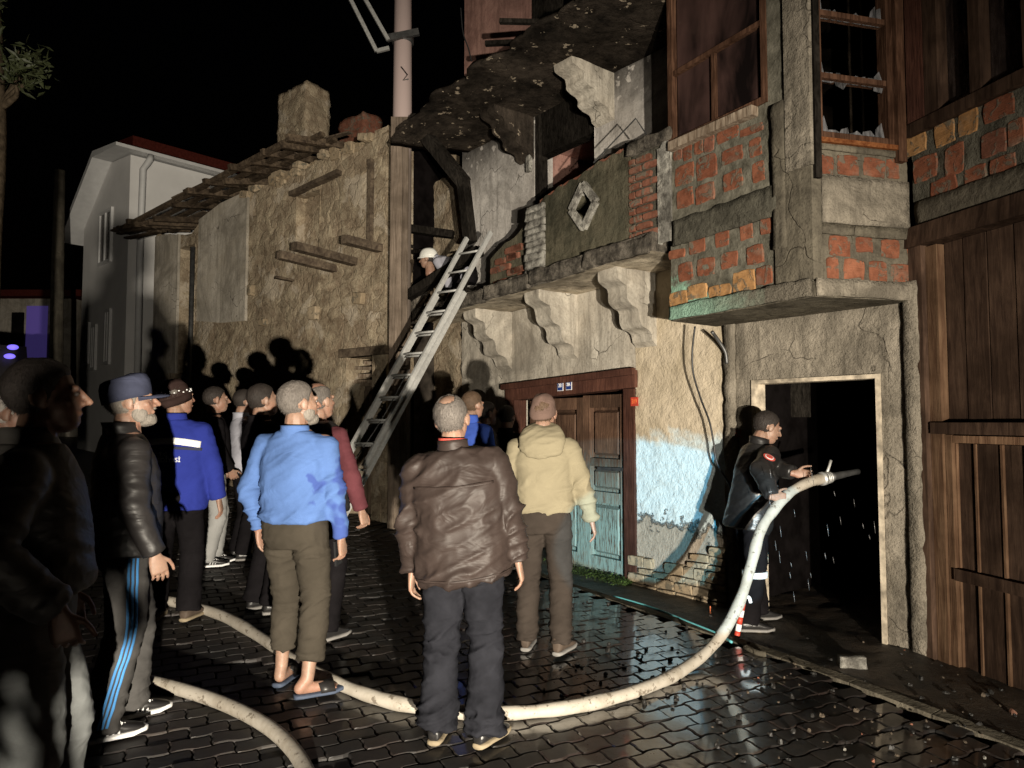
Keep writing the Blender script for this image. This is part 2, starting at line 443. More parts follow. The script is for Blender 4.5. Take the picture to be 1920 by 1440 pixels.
_simple('bark', (0.05, 0.038, 0.026), 0.9, 0.2, 0, 0.4, 20, 0.8)
_simple('plate_blue', (0.02, 0.045, 0.20), 0.35, 0.5, 0, 0.05)
_simple('plate_white', (0.80, 0.80, 0.80), 0.4, 0.5, 0, 0.02)
_simple('red_paint', (0.42, 0.05, 0.03), 0.5, 0.4, 0, 0.1)
_simple('orange_paint', (0.65, 0.16, 0.05), 0.5, 0.4, 0, 0.1)
_simple('stencil_red', (0.27, 0.07, 0.045), 0.8, 0.2, 0, 0.2)
_simple('teal_line', (0.12, 0.42, 0.46), 0.45, 0.4, 0, 0.1)
_simple('purple_cloth', (0.05, 0.025, 0.09), 0.8, 0.2, 0, 0.3)
def _pole():
    k = NT('pole_paint', 0.7, 0.3); p = k.pos(); z = k.sep(p)[2]; n = k.noise(k.pos(sc=(5, 5, 1.2)), 3.0, 5, 0.7)
    h = k.math('ADD', z, k.math('MULTIPLY', n, 1.1)); mr = k.new('MapRange'); mr.inputs['From Min'].default_value = 5.75; mr.inputs['From Max'].default_value = 6.2
    k.ln(h, mr.inputs['Value'])
    c = k.mix(mr.outputs[0], (0.15, 0.12, 0.10), (0.40, 0.315, 0.30)); k.col(c); k.bump(n, 0.3, 0.01)
    return k.done()
_pole()
def _mint():
    k = NT('mint_paint', 0.9, 0.2); p = k.pos(); n = k.noise(p, 26, 5, 0.7)
    m = k.ramp(k.noise(p, 5, 4, 0.6), [(0.40, 0), (0.58, 1)])
    k.col(k.mix(m, (0.10, 0.10, 0.075), k.mix(n, (0.20, 0.36, 0.27), (0.40, 0.60, 0.48)))); k.bump(n, 1.2, 0.03)
    return k.done()
_mint()
def _slabmint():      # bay slab edge: concrete with the mint limewash left on its far end
    k = NT('bay_slab_edge', 0.9, 0.2); p = k.pos(); n = k.noise(p, 30, 5, 0.75); x = k.sep(p)[0]
    h = k.math('ADD', x, k.math('MULTIPLY', k.noise(p, 4, 4, 0.6), 0.5)); mr = k.new('MapRange'); mr.inputs['From Min'].default_value = 2.12; mr.inputs['From Max'].default_value = 1.75
    k.ln(h, mr.inputs['Value'])
    c = k.mix(n, (0.10, 0.09, 0.07), (0.25, 0.22, 0.18)); k.col(k.mix(mr.outputs[0], c, k.mix(n, (0.16, 0.30, 0.22), (0.42, 0.62, 0.50)))); k.bump(n, 1.4, 0.03)
    return k.done()
_slabmint()
def _baymortar():      # bay mortar, mint limewash left near its lower far corner
    k = NT('bay_mortar', 0.95, 0.15); p = k.pos(); n2 = k.noise(p, 9, 5, 0.65); n3 = k.noise(p, 55, 4, 0.7); q = k.sep(p)
    c = k.mix(k.ramp(n2, [(0.35, 0), (0.65, 1)]), (0.075, 0.07, 0.055), (0.165, 0.155, 0.125))
    f = k.math('ADD', k.math('ADD', k.math('MULTIPLY', k.math('SUBTRACT', q[2], 2.55), 1.5), k.math('MULTIPLY', k.math('SUBTRACT', q[0], 1.4), 1.1)), k.math('MULTIPLY', k.noise(p, 6, 5, 0.65), 0.9))
    c = k.mix(k.ramp(f, [(0.72, 1), (0.86, 0)]), c, k.mix(n3, (0.13, 0.25, 0.18), (0.30, 0.46, 0.36)))
    k.col(c); k.bump(n2, 0.8, 0.02); k.bump(n3, 0.9, 0.008)
    return k.done()
_baymortar()
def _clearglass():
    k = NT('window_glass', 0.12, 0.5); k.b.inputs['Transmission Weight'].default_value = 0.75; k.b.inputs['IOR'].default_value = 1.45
    p = k.pos(sc=(1.6, 1.6, 0.55)); n = k.noise(p, 2.2, 4, 0.55, 0.3); k.col(k.mix(k.ramp(n, [(0.36, 0), (0.68, 1)]), (0.03, 0.022, 0.022), (0.30, 0.17, 0.15))); k.rough(k.math('MULTIPLY', n, 0.16)); k.bump(n, 0.12, 0.01)  # blurred reddish reflections painted into the pane colour
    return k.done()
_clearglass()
_simple('reflection_sheet', (0.34, 0.15, 0.12), 0.9, 0.1, 0, 0.35, 3, 0.1)  # reddish sheet added behind the bay panes in place of their reflections
def _beam_plaster():      # cream wall with the blue beam's patch painted in, broken plaster below
    k = NT('plaster_beam_patch', 0.9, 0.15); p = k.pos(); n1 = k.noise(p, 2.2, 6, 0.65); n2 = k.noise(p, 7, 6, 0.65); n3 = k.noise(p, 40, 4, 0.7)
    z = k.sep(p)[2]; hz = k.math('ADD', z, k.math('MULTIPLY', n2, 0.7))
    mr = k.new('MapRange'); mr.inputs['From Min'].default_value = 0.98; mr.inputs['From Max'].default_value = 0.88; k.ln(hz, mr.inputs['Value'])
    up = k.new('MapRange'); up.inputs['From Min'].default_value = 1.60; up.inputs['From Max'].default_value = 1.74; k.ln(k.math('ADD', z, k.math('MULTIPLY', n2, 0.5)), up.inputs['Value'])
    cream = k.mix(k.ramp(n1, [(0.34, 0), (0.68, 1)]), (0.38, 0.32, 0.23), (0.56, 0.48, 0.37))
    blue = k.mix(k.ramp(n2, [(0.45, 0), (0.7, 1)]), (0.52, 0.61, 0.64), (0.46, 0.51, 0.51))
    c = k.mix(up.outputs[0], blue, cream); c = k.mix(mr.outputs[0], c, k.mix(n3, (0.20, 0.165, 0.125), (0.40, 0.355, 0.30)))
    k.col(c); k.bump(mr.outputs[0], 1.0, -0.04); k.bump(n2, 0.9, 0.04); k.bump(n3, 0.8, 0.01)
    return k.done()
_beam_plaster()
def _paver(name, obj):
    k = NT(name, 0.3, 0.6); p = k.pos(); n = k.noise(p, 30, 5, 0.7); b = k.noise(p, 1.1, 4, 0.6)
    c = k.mix(k.ramp(k.noise(p, 2.3, 4), [(0.42, 0), (0.6, 1)]), (0.011, 0.010, 0.0095), (0.016, 0.0105, 0.009))
    mud = k.ramp(k.noise(p, 3.4, 6, 0.7, 0.6), [(0.53, 0), (0.64, 1)]); c = k.mix(k.math('MULTIPLY', mud, 0.8), c, k.mix(n, (0.009, 0.007, 0.006), (0.032, 0.024, 0.018)))
    if obj:
        h = k.new('HueSaturation'); k.ln(k.math('ADD', 0.5, k.math('MULTIPLY', k.rand(), 1.0)), h.inputs['Value']); k.ln(c, h.inputs['Color']); c = h.outputs[0]
    k.col(c)
    dv = k.new('VectorMath'); dv.operation = 'DISTANCE'; k.ln(p, dv.inputs[0]); dv.inputs[1].default_value = (1.0, 4.9, 0)
    dd = k.math('ADD', dv.outputs['Value'], k.math('MULTIPLY', k.math('SUBTRACT', b, 0.5), 4.5))      # water pooled round the hose, damp elsewhere
    mr = k.new('MapRange'); mr.inputs['From Min'].default_value = 1.0; mr.inputs['From Max'].default_value = 2.3; k.ln(dd, mr.inputs['Value']); dry = mr.outputs[0]
    k.rough(k.math('ADD', k.math('MULTIPLY', k.math('MAXIMUM', dry, mud), 0.32), k.math('ADD', 0.16, k.math('MULTIPLY', n, 0.30))))
    k.b.inputs['Coat Roughness'].default_value = 0.06; k.b.inputs['Coat IOR'].default_value = 1.65; k.ln(k.math('MULTIPLY', k.math('SUBTRACT', 1.0, dry), k.math('SUBTRACT', 1.0, k.math('MULTIPLY', mud, 0.7))), k.b.inputs['Coat Weight'])
    k.bump(n, 0.10, 0.005); k.bump(k.noise(p, 9, 3), 0.12, 0.02)
    return k.done()
_paver('paver_wet', True); _paver('paver_wet_far', False)
def _soil():
    k = NT('wet_soil', 0.5, 0.45); p = k.pos(); n = k.noise(p, 18, 6, 0.75); b = k.noise(p, 2.2, 4)
    k.col(k.mix(k.ramp(b, [(0.4, 0), (0.62, 1)]), (0.016, 0.013, 0.010), (0.045, 0.032, 0.022)))
    k.rough(k.math('ADD', 0.22, k.math('MULTIPLY', n, 0.55))); k.bump(n, 0.9, 0.03); k.bump(k.noise(p, 70, 3), 0.5, 0.006)
    return k.done()
_soil()
def _hose():
    k = NT('hose_canvas', 0.6, 0.3); p = k.pos(); n = k.noise(p, 9, 5, 0.7); f = k.noise(p, 60, 3)
    c = k.mix(k.ramp(n, [(0.45, 0), (0.75, 1)]), (0.36, 0.33, 0.285), (0.24, 0.21, 0.17))
    c = k.mix(k.math('MULTIPLY', k.ramp(k.noise(p, 14, 3, 0.8), [(0.58, 0), (0.64, 1)]), 0.8), c, (0.10, 0.08, 0.06))
    c = k.mix(k.math('MULTIPLY', k.ramp(k.noise(p, 2.2, 4, 0.7), [(0.5, 0), (0.68, 1)]), 0.55), c, (0.20, 0.17, 0.13))
    k.col(c); k.bump(f, 0.25, 0.004); k.bump(n, 0.3, 0.01)
    return k.done()
_hose()
def _glass(name, tint, rough):
    k = NT(name, rough, 0.5); k.col(tint); k.b.inputs['Transmission Weight'].default_value = 0.9; k.b.inputs['IOR'].default_value = 1.45
    p = k.pos(); n = k.noise(k.pos(sc=(4, 4, 0.8)), 5, 4, 0.7)
    k.ln(k.ramp(n, [(0.38, 0.95), (0.75, 0.6)]), k.b.inputs['Transmission Weight']); k.rough(k.math('ADD', 0.05, k.math('MULTIPLY', n, 0.4)))
    return k.done()
_glass('dirty_glass', (0.16, 0.12, 0.11), 0.2)
_glass('glass_shard', (0.55, 0.55, 0.58), 0.1)
def _emit(name, c, e):
    k = NT(name, 0.5); k.col(c); k.b.inputs['Emission Color'].default_value = (*c, 1); k.b.inputs['Emission Strength'].default_value = e
    return k.done()
_emit('lit_purple', (0.20, 0.14, 0.62), 0.10)
_emit('beacon_blue', (0.20, 0.15, 1.0), 1.2)

# people
def _skin(name, c):
    k = NT(name, 0.5, 0.4); p = k.pos(True); n = k.noise(p, 26, 5, 0.65); b = k.noise(p, 7, 3)
    cc = k.mix(k.ramp(n, [(0.35, 0), (0.65, 1)]), tuple(x * 0.78 for x in c), c)
    cc = k.mix(k.math('MULTIPLY', k.ramp(b, [(0.45, 0), (0.7, 1)]), 0.45), cc, (c[0] * 0.95, c[1] * 0.6, c[2] * 0.55))
    k.col(cc); k.b.inputs['Subsurface Weight'].default_value = 0.12; k.b.inputs['Subsurface Radius'].default_value = (0.01, 0.004, 0.002)
    k.bump(k.noise(p, 160, 3), 0.25, 0.002)
    return k.done()
_skin('skin', (0.27, 0.168, 0.122)); _skin('skin_tan', (0.22, 0.13, 0.09))
def _hair(name, a, b):
    k = NT(name, 0.65, 0.3); p = k.pos(True); s = k.noise(k.pos(True, (1, 1, 0.25)), 130, 4, 0.7); n = k.noise(p, 14, 3)
    k.col(k.mix(k.math('MULTIPLY', s, k.math('ADD', 0.45, n)), a, b)); k.bump(s, 1.0, 0.006)
    return k.done()
_hair('hair_grey', (0.016, 0.013, 0.012), (0.22, 0.195, 0.175)); _hair('hair_white', (0.15, 0.13, 0.12), (0.66, 0.62, 0.57))
_hair('hair_black', (0.006, 0.005, 0.005), (0.045, 0.035, 0.03)); _hair('hair_brown', (0.03, 0.018, 0.011), (0.15, 0.095, 0.06))
_hair('beard_grey', (0.06, 0.05, 0.042), (0.30, 0.27, 0.235))
def _cloth(name, c, rough=0.9, spec=0.15, weave=260, sheen=0.0, blotch=0.25, stain=None, bump=0.05, wr=0.32):
    k = NT(name, rough, 0.0 if spec <= 0.25 else spec * 0.8); p = k.pos(True); n = k.noise(p, 6, 4); w = k.noise(p, weave, 2)
    cc = k.mix(k.ramp(n, [(0.35, 0), (0.65, 1)]), tuple(x * (1 - blotch) for x in c), tuple(min(1, x * (1 + blotch * 0.5)) for x in c))
    cc = k.mix(k.math('MULTIPLY', w, 0.5), cc, tuple(x * 0.6 for x in c))
    if stain:      # soaked patches on the right sleeve and shoulder
        mk = k.ramp(k.math('ADD', k.sep(p)[0], k.math('MULTIPLY', k.noise(p, stain[1], 4, 0.6), 0.30)), [(0.33, 0), (0.345, 1)])
        cc = k.mix(k.math('MULTIPLY', mk, k.ramp(k.noise(p, 3.2, 3, 0.6), [(0.44, 0), (0.48, 1)])), cc, stain[0])
    k.col(cc); k.bump(w, bump, 0.002); k.bump(k.noise(k.pos(True, (1, 1, 1.9)), 5.0, 2, 0.5, 1.6), wr, 0.028); k.bump(k.noise(k.pos(True, (1, 1, 2.2)), 14, 2, 0.5, 1.0), wr * 0.22, 0.012)
    return k.done()
_cloth('nylon_brown', (0.034, 0.024, 0.021), 0.55, 0.32, 300, 0.0, 0.2, wr=0.35)
_cloth('nylon_black', (0.020, 0.018, 0.018), 0.45, 0.45, 300, 0.0)
_cloth('padded_grey', (0.065, 0.06, 0.055), 0.55, 0.35, 300, 0.0)
_cloth('wool_black', (0.010, 0.009, 0.010), 0.95, 0.1)
_cloth('beige_shell', (0.235, 0.205, 0.14), 0.75, 0.25, 260, 0.1, 0.1)
_cloth('cotton_blue', (0.085, 0.155, 0.36), 0.85, 0.2, 200, 0.02, 0.15, stain=((0.045, 0.075, 0.24), 4.5))
_cloth('workwear_blue', (0.024, 0.035, 0.22), 0.75, 0.25, 220, 0.1, 0.12)
_cloth('royal_blue', (0.05, 0.10, 0.42), 0.8, 0.2)
_cloth('knit_maroon', (0.10, 0.033, 0.040), 0.95, 0.1, 160, 0.02)
_cloth('denim_dark', (0.019, 0.0195, 0.024), 0.9, 0.15, 330, 0.1, 0.35)
_cloth('denim_pale', (0.22, 0.23, 0.23), 0.9, 0.15, 330, 0.1, 0.3)
_cloth('trouser_olive', (0.050, 0.043, 0.034), 0.9, 0.15, 300, 0.1, 0.15)
_cloth('trouser_grey', (0.042, 0.034, 0.029), 0.85, 0.2, 300, 0.1, 0.2)
_cloth('track_grey', (0.075, 0.072, 0.07), 0.7, 0.25, 300)
_cloth('sweat_grey', (0.30, 0.30, 0.295), 0.95, 0.1, 200, 0.02, 0.12)
_cloth('shirt_pale', (0.34, 0.34, 0.39), 0.9, 0.15)
_cloth('knit_taupe', (0.135, 0.090, 0.075), 0.95, 0.1, 140, 0.02, 0.15)
_cloth('knit_dark', (0.035, 0.022, 0.020), 0.95, 0.1, 140, 0.02)
_cloth('cap_navy', (0.045, 0.050, 0.080), 0.9, 0.15, 200)
_cloth('leather_black', (0.018, 0.017, 0.017), 0.38, 0.5, 60, 0.0)
_cloth('shoe_brown', (0.075, 0.055, 0.042), 0.7, 0.3, 90, 0.0)
_cloth('sole_pale', (0.26, 0.21, 0.14), 0.8, 0.3, 60, 0.0)
_cloth('sole_grey', (0.22, 0.21, 0.20), 0.8, 0.3, 60, 0.0)
_cloth('slide_blue', (0.05, 0.065, 0.10), 0.7, 0.3, 60, 0.0)
_cloth('stripe_blue', (0.07, 0.27, 0.62), 0.7, 0.3, 60, 0.0, 0.05)
_cloth('stripe_white', (0.80, 0.80, 0.80), 0.5, 0.4, 60, 0.0, 0.05)
_cloth('reflective', (0.82, 0.82, 0.80), 0.35, 0.6, 60, 0.0, 0.05)
_cloth('badge_red', (0.55, 0.09, 0.07), 0.6, 0.3, 60, 0.0, 0.1)
_cloth('helmet_white', (0.74, 0.74, 0.70), 0.4, 0.5, 60, 0.0, 0.05)
_simple('eye_white', (0.10, 0.08, 0.07), 0.25, 0.5, 0, 0.05, 12, 0, True)

# ================================================================== SETTING
def grid_sheet(name, x0, x1, y0, y1, step, dz, mat, keep=None, kind='structure', rough=0.0):
    xs = np.arange(x0, x1 + step, step); ys = np.arange(y0, y1 + step, step)
    X, Y = np.meshgrid(xs, ys, indexing='ij'); Z = ground_z(X, Y) + dz
    if rough: Z = Z + rough * fbm(np.stack([X.ravel() * 6, Y.ravel() * 6, 0 * X.ravel()], 1), 5, 4).reshape(X.shape)
    nx, ny = X.shape; mb = MB(); mb.v = list(map(tuple, np.stack([X.ravel(), Y.ravel(), Z.ravel()], 1)))
    for i in range(nx - 1):
        for j in range(ny - 1):
            if keep is None or keep((xs[i] + xs[i + 1]) / 2, (ys[j] + ys[j + 1]) / 2):
                mb.f.append((i * ny + j, (i + 1) * ny + j, (i + 1) * ny + j + 1, i * ny + j + 1))
    mb.m = [0] * len(mb.f)
    o = mb.build(name, mat, None, True); o['kind'] = kind
    return o
ground = grid_sheet('ground', -60, 60, -20, 100, 2.0, -0.16, M('wet_soil'))
# kerb line between the paved street and the pavement in front of the houses
KA, KB = on_ground(1075, 1100), on_ground(1915, 1400)
KD = (KB - KA); KD.z = 0; KD.normalize(); KN = Vector((KD.y, -KD.x, 0))
if KN.dot(N) < 0: KN = -KN
def kside(x, y): return (x - KA.x) * KN.x + (y - KA.y) * KN.y      # > 0 on the street side
road = grid_sheet('road', -12, 6, -4, 24, 0.16, -0.075, M('paver_wet_far'))
pav = grid_sheet('pavement', -1.2, 5.5, 1.5, 10.5, 0.05, 0.0, M('wet_soil'), lambda x, y: kside(x, y) < -0.05, rough=0.022)
kerb = tag(bpy.data.objects.new('kerb', None), kind='structure'); COL.objects.link(kerb)
s = -1.6; kk = 0
while s < 4.6:
    a = KA + KD * s; b = KA + KD * (s + 0.49)
    mb = MB(); q = []
    for c in (a, b):
        l = c + KN * 0.05; r = c - KN * 0.05
        q.append([Vector((l.x, l.y, gz(l.x, l.y) - .1)), Vector((r.x, r.y, gz(r.x, r.y) - .1)), Vector((r.x, r.y, gz(r.x, r.y) + .014)), Vector((l.x, l.y, gz(l.x, l.y) + .010))])
    mb.hexa(q[0], q[1]); mb.build('kerb_stone', M('concrete_dark'), kerb); s += 0.5

# ---- interlocking paving blocks, wavy on the long sides
PA = R(28); PE = Vector((math.cos(PA), math.sin(PA), 0)); PS = Vector((-math.sin(PA), math.cos(PA), 0))
PL, PW = 0.190, 0.118
def paver_poly(sg, gap=0.005):
    def w(x): return sg * 0.0075 * max(-1, min(1, 2.6 * math.sin(2 * math.pi * x / PL)))
    def v(y): return 0.005 * math.sin(2 * math.pi * y / PW)
    top = []; n = 9; h = PW / 2 - gap; l = PL / 2 - gap
    for i in range(n): x = -l + 2 * l * i / (n - 1); top.append((x, -h + w(x)))
    for j in (1, 2): y = -h + 2 * h * j / 3; top.append((l + v(y), y))
    for i in range(n): x = l - 2 * l * i / (n - 1); top.append((x, h + w(x)))
    for j in (2, 1): y = -h + 2 * h * j / 3; top.append((-l + v(y), y))
    return top
def paver_mb(sg):
    a = paver_poly(sg, 0.0035); b = paver_poly(sg, 0.0085); m = len(a); mb = MB()
    vs = [(x, y, -0.07) for x, y in a] + [(x, y, -0.006) for x, y in a] + [(x, y, 0.0) for x, y in b]
    fs = [(i, (i + 1) % m, m + (i + 1) % m, m + i) for i in range(m)] + [(m + i, m + (i + 1) % m, 2 * m + (i + 1) % m, 2 * m + i) for i in range(m)]
    fs.append(tuple(range(2 * m, 3 * m)))
    return mb.add(vs, fs)
pmesh = [paver_mb(1).mesh('paver'), paver_mb(-1).mesh('paver')]
for me in pmesh: me.materials.append(M('paver_wet'))
cells = []
for j in range(-45, 170):
    for i in range(-65, 65):
        c = PE * ((i + 0.5 * (j % 2)) * PL) + PS * (j * PW)
        if kside(c.x, c.y) < 0.11 or c.y < 1.6 or c.y > 13.5: continue
        px = c.x / max(c.y, .1)
        if abs(px) > 0.80 + 0.3 / c.y or (c.x - G0.x) * N.x + (c.y - G0.y) * N.y < 0.2: continue
        cells.append((c, j % 2))
def vis(c):      # nearest to the lens and inside the picture
    q = c[0]; py = 790 + (EYE - gz(q.x, q.y)) / q.y * FPX; px = 960 + q.x / q.y * FPX
    return (0 if (py < 1460 and -40 < px < 1960) else 1, q.x * q.x + q.y * q.y)
cells.sort(key=vis)
mb_far = MB()
for k, (c, par) in enumerate(cells):
    n = fbm(np.array([[c.x * 1.4, c.y * 1.4, 0]]), 3)[0]
    z = gz(c.x, c.y) + 0.007 * n + rng.uniform(-.004, .004) - (.012 if rng.random() < .03 else 0)
    rx, ry = R(rng.uniform(-.6, .6)) + 0.04, R(rng.uniform(-.6, .6)) + 0.012
    rot = Matrix.Rotation(PA + R(rng.uniform(-1, 1)), 3, 'Z') @ Matrix.Rotation(rx, 3, 'X') @ Matrix.Rotation(ry, 3, 'Y')
    if k < 300:
        link('paver', pmesh[par], road, (c.x, c.y, z), rot)
    else:
        src = pmesh[par]; o = len(mb_far.v); base = Vector((c.x, c.y, z))
        mb_far.v += [tuple(rot @ v.co + base) for v in src.vertices]
        mb_far.f += [tuple(i + o for i in p.vertices) for p in src.polygons]; mb_far.m += [0] * len(src.polygons)
far = mb_far.build('paving_blocks', M('paver_wet_far'), road); far['kind'] = 'stuff'

# ---- frames for facade planes
class Fr:
    def __init__(s, O, A):
        s.O = Vector((O[0], O[1], 0)); s.A = Vector((A[0], A[1], 0)).normalized(); s.N = Vector((-s.A.y, s.A.x, 0))
    def P(s, t, p, z): return s.O + s.A * t + s.N * p + Vector((0, 0, z))
    def Q(s, px, py, p=0.0):
        v = on_plane(px, py, s.O + s.N * p, s.N) - s.O
        return v.dot(s.A), v.z
    def rot(s): return Matrix((s.A, s.N, Vector((0, 0, 1)))).transposed()      # local x=along, y=out, z=up
FW = Fr(G0, U)
FS = Fr((-1.8, 10.0), (-0.784, 0.620))
def box_f(F, t0, t1, p0, p1, z0, z1, mb=None):
    mb = mb or MB()
    a = [F.P(t0, p0, z0), F.P(t1, p0, z0), F.P(t1, p1, z0), F.P(t0, p1, z0)]
    b = [F.P(t0, p0, z1), F.P(t1, p0, z1), F.P(t1, p1, z1), F.P(t0, p1, z1)]
    return mb.hexa(a, b)
def rough_box(F, t0, t1, p0, p1, z0, z1, amp=0.01, cell=0.06, seed=0, jag=0.0):
    """box whose faces are gridded and shaken, for old masonry and timber"""
    nt = max(1, int(abs(t1 - t0) / cell)); npp = max(1, int(abs(p1 - p0) / cell)); nz = max(1, int(abs(z1 - z0) / cell))
    idx = {}; fs = []; ps = []
    def v(i, j, k):
        if (i, j, k) not in idx:
            idx[(i, j, k)] = len(ps); q = F.P(t0 + (t1 - t0) * i / nt, p0 + (p1 - p0) * j / npp, z0 + (z1 - z0) * k / nz)
            ps.append((q.x, q.y, q.z, k == nz))
        return idx[(i, j, k)]
    for i in range(nt):
        for j in range(npp): fs += [(v(i, j, 0), v(i + 1, j, 0), v(i + 1, j + 1, 0), v(i, j + 1, 0)), (v(i, j, nz), v(i, j + 1, nz), v(i + 1, j + 1, nz), v(i + 1, j, nz))]
    for i in range(nt):
        for k in range(nz): fs += [(v(i, 0, k), v(i, 0, k + 1), v(i + 1, 0, k + 1), v(i + 1, 0, k)), (v(i, npp, k), v(i + 1, npp, k), v(i + 1, npp, k + 1), v(i, npp, k + 1))]
    for j in range(npp):
        for k in range(nz): fs += [(v(0, j, k), v(0, j + 1, k), v(0, j + 1, k + 1), v(0, j, k + 1)), (v(nt, j, k), v(nt, j, k + 1), v(nt, j + 1, k + 1), v(nt, j + 1, k))]
    a = np.array(ps, float); q = a[:, :3]; d = np.stack([fbm(q * 9 + 31 * c, seed + c, 3) * amp for c in range(3)], 1)
    if jag: d[:, 2] += jag * fbm(q * 5, seed + 9, 3) * a[:, 3]
    mb = MB(); mb.v = list(map(tuple, q + d)); mb.f = fs; mb.m = [0] * len(fs)
    return mb
def wall_grid(F, t0, t1, zlo, zhi, holes=(), cell=0.07, amp=0.012, seed=0, depth=0.35, sc=2.5, p0=0.0, thick=None, inv=False):
    zl = zlo if callable(zlo) else (lambda t: zlo); zh = zhi if callable(zhi) else (lambda t: zhi)
    tt = np.linspace(t0, t1, 60); zmin = min(zl(t) for t in tt); zmax = max(zh(t) for t in tt)
    ts = set(np.linspace(t0, t1, max(2, int((t1 - t0) / cell) + 1))); zs = set(np.linspace(zmin, zmax, max(2, int((zmax - zmin) / cell) + 1)))
    for (a, b, c, d) in holes: ts |= {a, b}; zs |= {c, d}
    def dd(s, must):
        s = sorted(s); out = [s[0]]
        for q in s[1:]:
            if q - out[-1] < cell * 0.3:
                if q in must: out[-1] = q
            else: out.append(q)
        return np.array(out)
    ts = dd(ts, {x for h in holes for x in h[:2]}); zs = dd(zs, {x for h in holes for x in h[2:]})
    T, Z = np.meshgrid(ts, zs, indexing='ij'); lo = np.array([zl(t) for t in ts])[:, None]; hi = np.array([zh(t) for t in ts])[:, None]
    Zc = np.minimum(np.maximum(Z, lo), hi)
    pts = np.stack([T.ravel(), Zc.ravel(), np.full(T.size, seed * 3.1)], 1)
    D = p0 + amp * (fbm(pts * sc, seed, 4) + 0.6 * fbm(pts * sc * 5, seed + 5, 3))
    mb = MB(); nz = len(zs)
    for t, z, d in zip(T.ravel(), Zc.ravel(), D): mb.v.append(tuple(F.P(t, d, z)))
    for i in range(len(ts) - 1):
        for j in range(nz - 1):
            tm, zm = (ts[i] + ts[i + 1]) / 2, (zs[j] + zs[j + 1]) / 2
            if any(a < tm < b and c < zm < d for a, b, c, d in holes): continue
            if zs[j] >= max(hi[i, 0], hi[i + 1, 0]) - 1e-6 or zs[j + 1] <= min(lo[i, 0], lo[i + 1, 0]) + 1e-6: continue
            mb.f.append((i * nz + j, (i + 1) * nz + j, (i + 1) * nz + j + 1, i * nz + j + 1))
    mb.m = [0] * len(mb.f)
    for (a, b, c, d) in holes:
        for (q0, q1) in (((a, c), (a, d)), ((a, d), (b, d)), ((b, d), (b, c)), ((b, c), (a, c))):
            k = max(1, int(math.hypot(q1[0] - q0[0], q1[1] - q0[1]) / cell))
            for m_ in range(k):
                u0, u1 = m_ / k, (m_ + 1) / k
                A0 = (q0[0] + (q1[0] - q0[0]) * u0, q0[1] + (q1[1] - q0[1]) * u0); A1 = (q0[0] + (q1[0] - q0[0]) * u1, q0[1] + (q1[1] - q0[1]) * u1)
                mb.add([F.P(A0[0], p0 + amp * .3, A0[1]), F.P(A1[0], p0 + amp * .3, A1[1]), F.P(A1[0], p0 - depth, A1[1]), F.P(A0[0], p0 - depth, A0[1])], [(0, 1, 2, 3)])
    if thick:      # back and top so that the wall is a body
        n = 24; tt = np.linspace(t0, t1, n + 1)
        for i in range(n):
            a, b = tt[i], tt[i + 1]
            mb.add([F.P(a, p0, zh(a)), F.P(b, p0, zh(b)), F.P(b, p0 - thick, zh(b)), F.P(a, p0 - thick, zh(a))], [(0, 1, 2, 3)])
            
        for a in (t0, t1): mb.add([F.P(a, p0, zl(a)), F.P(a, p0, zh(a)), F.P(a, p0 - thick, zh(a)), F.P(a, p0 - thick, zl(a))], [(0, 1, 2, 3)])
    return mb
def room(F, t0, t1, p0, p1, z0, z1):      # inside of a room, open towards the street (p1)
    mb = MB(); q = [F.P(t0, p0, z0), F.P(t1, p0, z0), F.P(t1, p1, z0), F.P(t0, p1, z0), F.P(t0, p0, z1), F.P(t1, p0, z1), F.P(t1, p1, z1), F.P(t0, p1, z1)]
    return mb.add(q, [(0, 1, 2, 3), (4, 5, 6, 7), (0, 1, 5, 4), (1, 2, 6, 5), (0, 3, 7, 4)])
def interp(tab):
    xs = [a for a, b in tab]; ys = [b for a, b in tab]
    return lambda t: float(np.interp(t, xs, ys))

# irregular brick faces, shared
def brick_mesh(seed):
    mb = MB(); n = 5; vs = []
    for k, (d, s) in enumerate(((-0.5, 1.0), (0.36, 1.0), (0.5, 0.93))):
        for i in range(16):
            a = i / 16 * 4; e = int(a); f = a - e
            x, z = [(-.5 + f, -.5), (.5, -.5 + f), (.5 - f, .5), (-.5, .5 - f)][e]
            cr = 0.04 if (i % 4 == 0) else 0.0
            jx = 0.075 * (vn(np.array([[i * .9, seed * 7.3, 0.]]), 3)[0] - .5); jz = 0.10 * (vn(np.array([[i * .9, seed * 7.3, 5.]]), 8)[0] - .5)
            vs.append(((x * (1 - cr) + jx) * s, d, (z * (1 - cr * 1.5) + jz) * s))
    fs = []
    for k in range(2):
        for i in range(16): fs.append((k * 16 + i, k * 16 + (i + 1) % 16, (k + 1) * 16 + (i + 1) % 16, (k + 1) * 16 + i))
    fs.append(tuple(range(32, 48)))
    return mb.add(vs, fs).mesh('brick')
BRK = {}
for nm in ('brick_red', 'brick_tan', 'brick_old', 'stone_pale'):
    BRK[nm] = [brick_mesh(k) for k in range(5)]
    for me in BRK[nm]: me.materials.append(M(nm))
def lay_brick(F, t, z, w, h, parent, mat='brick_red', p=0.0, d=0.03, name='brick', tilt=0.0):
    me = BRK[mat][rng.randrange(5)]
    r = F.rot() @ Matrix.Rotation(R(tilt), 3, 'Y')
    return link(name, me, parent, F.P(t, p, z), r, (w, d, h))

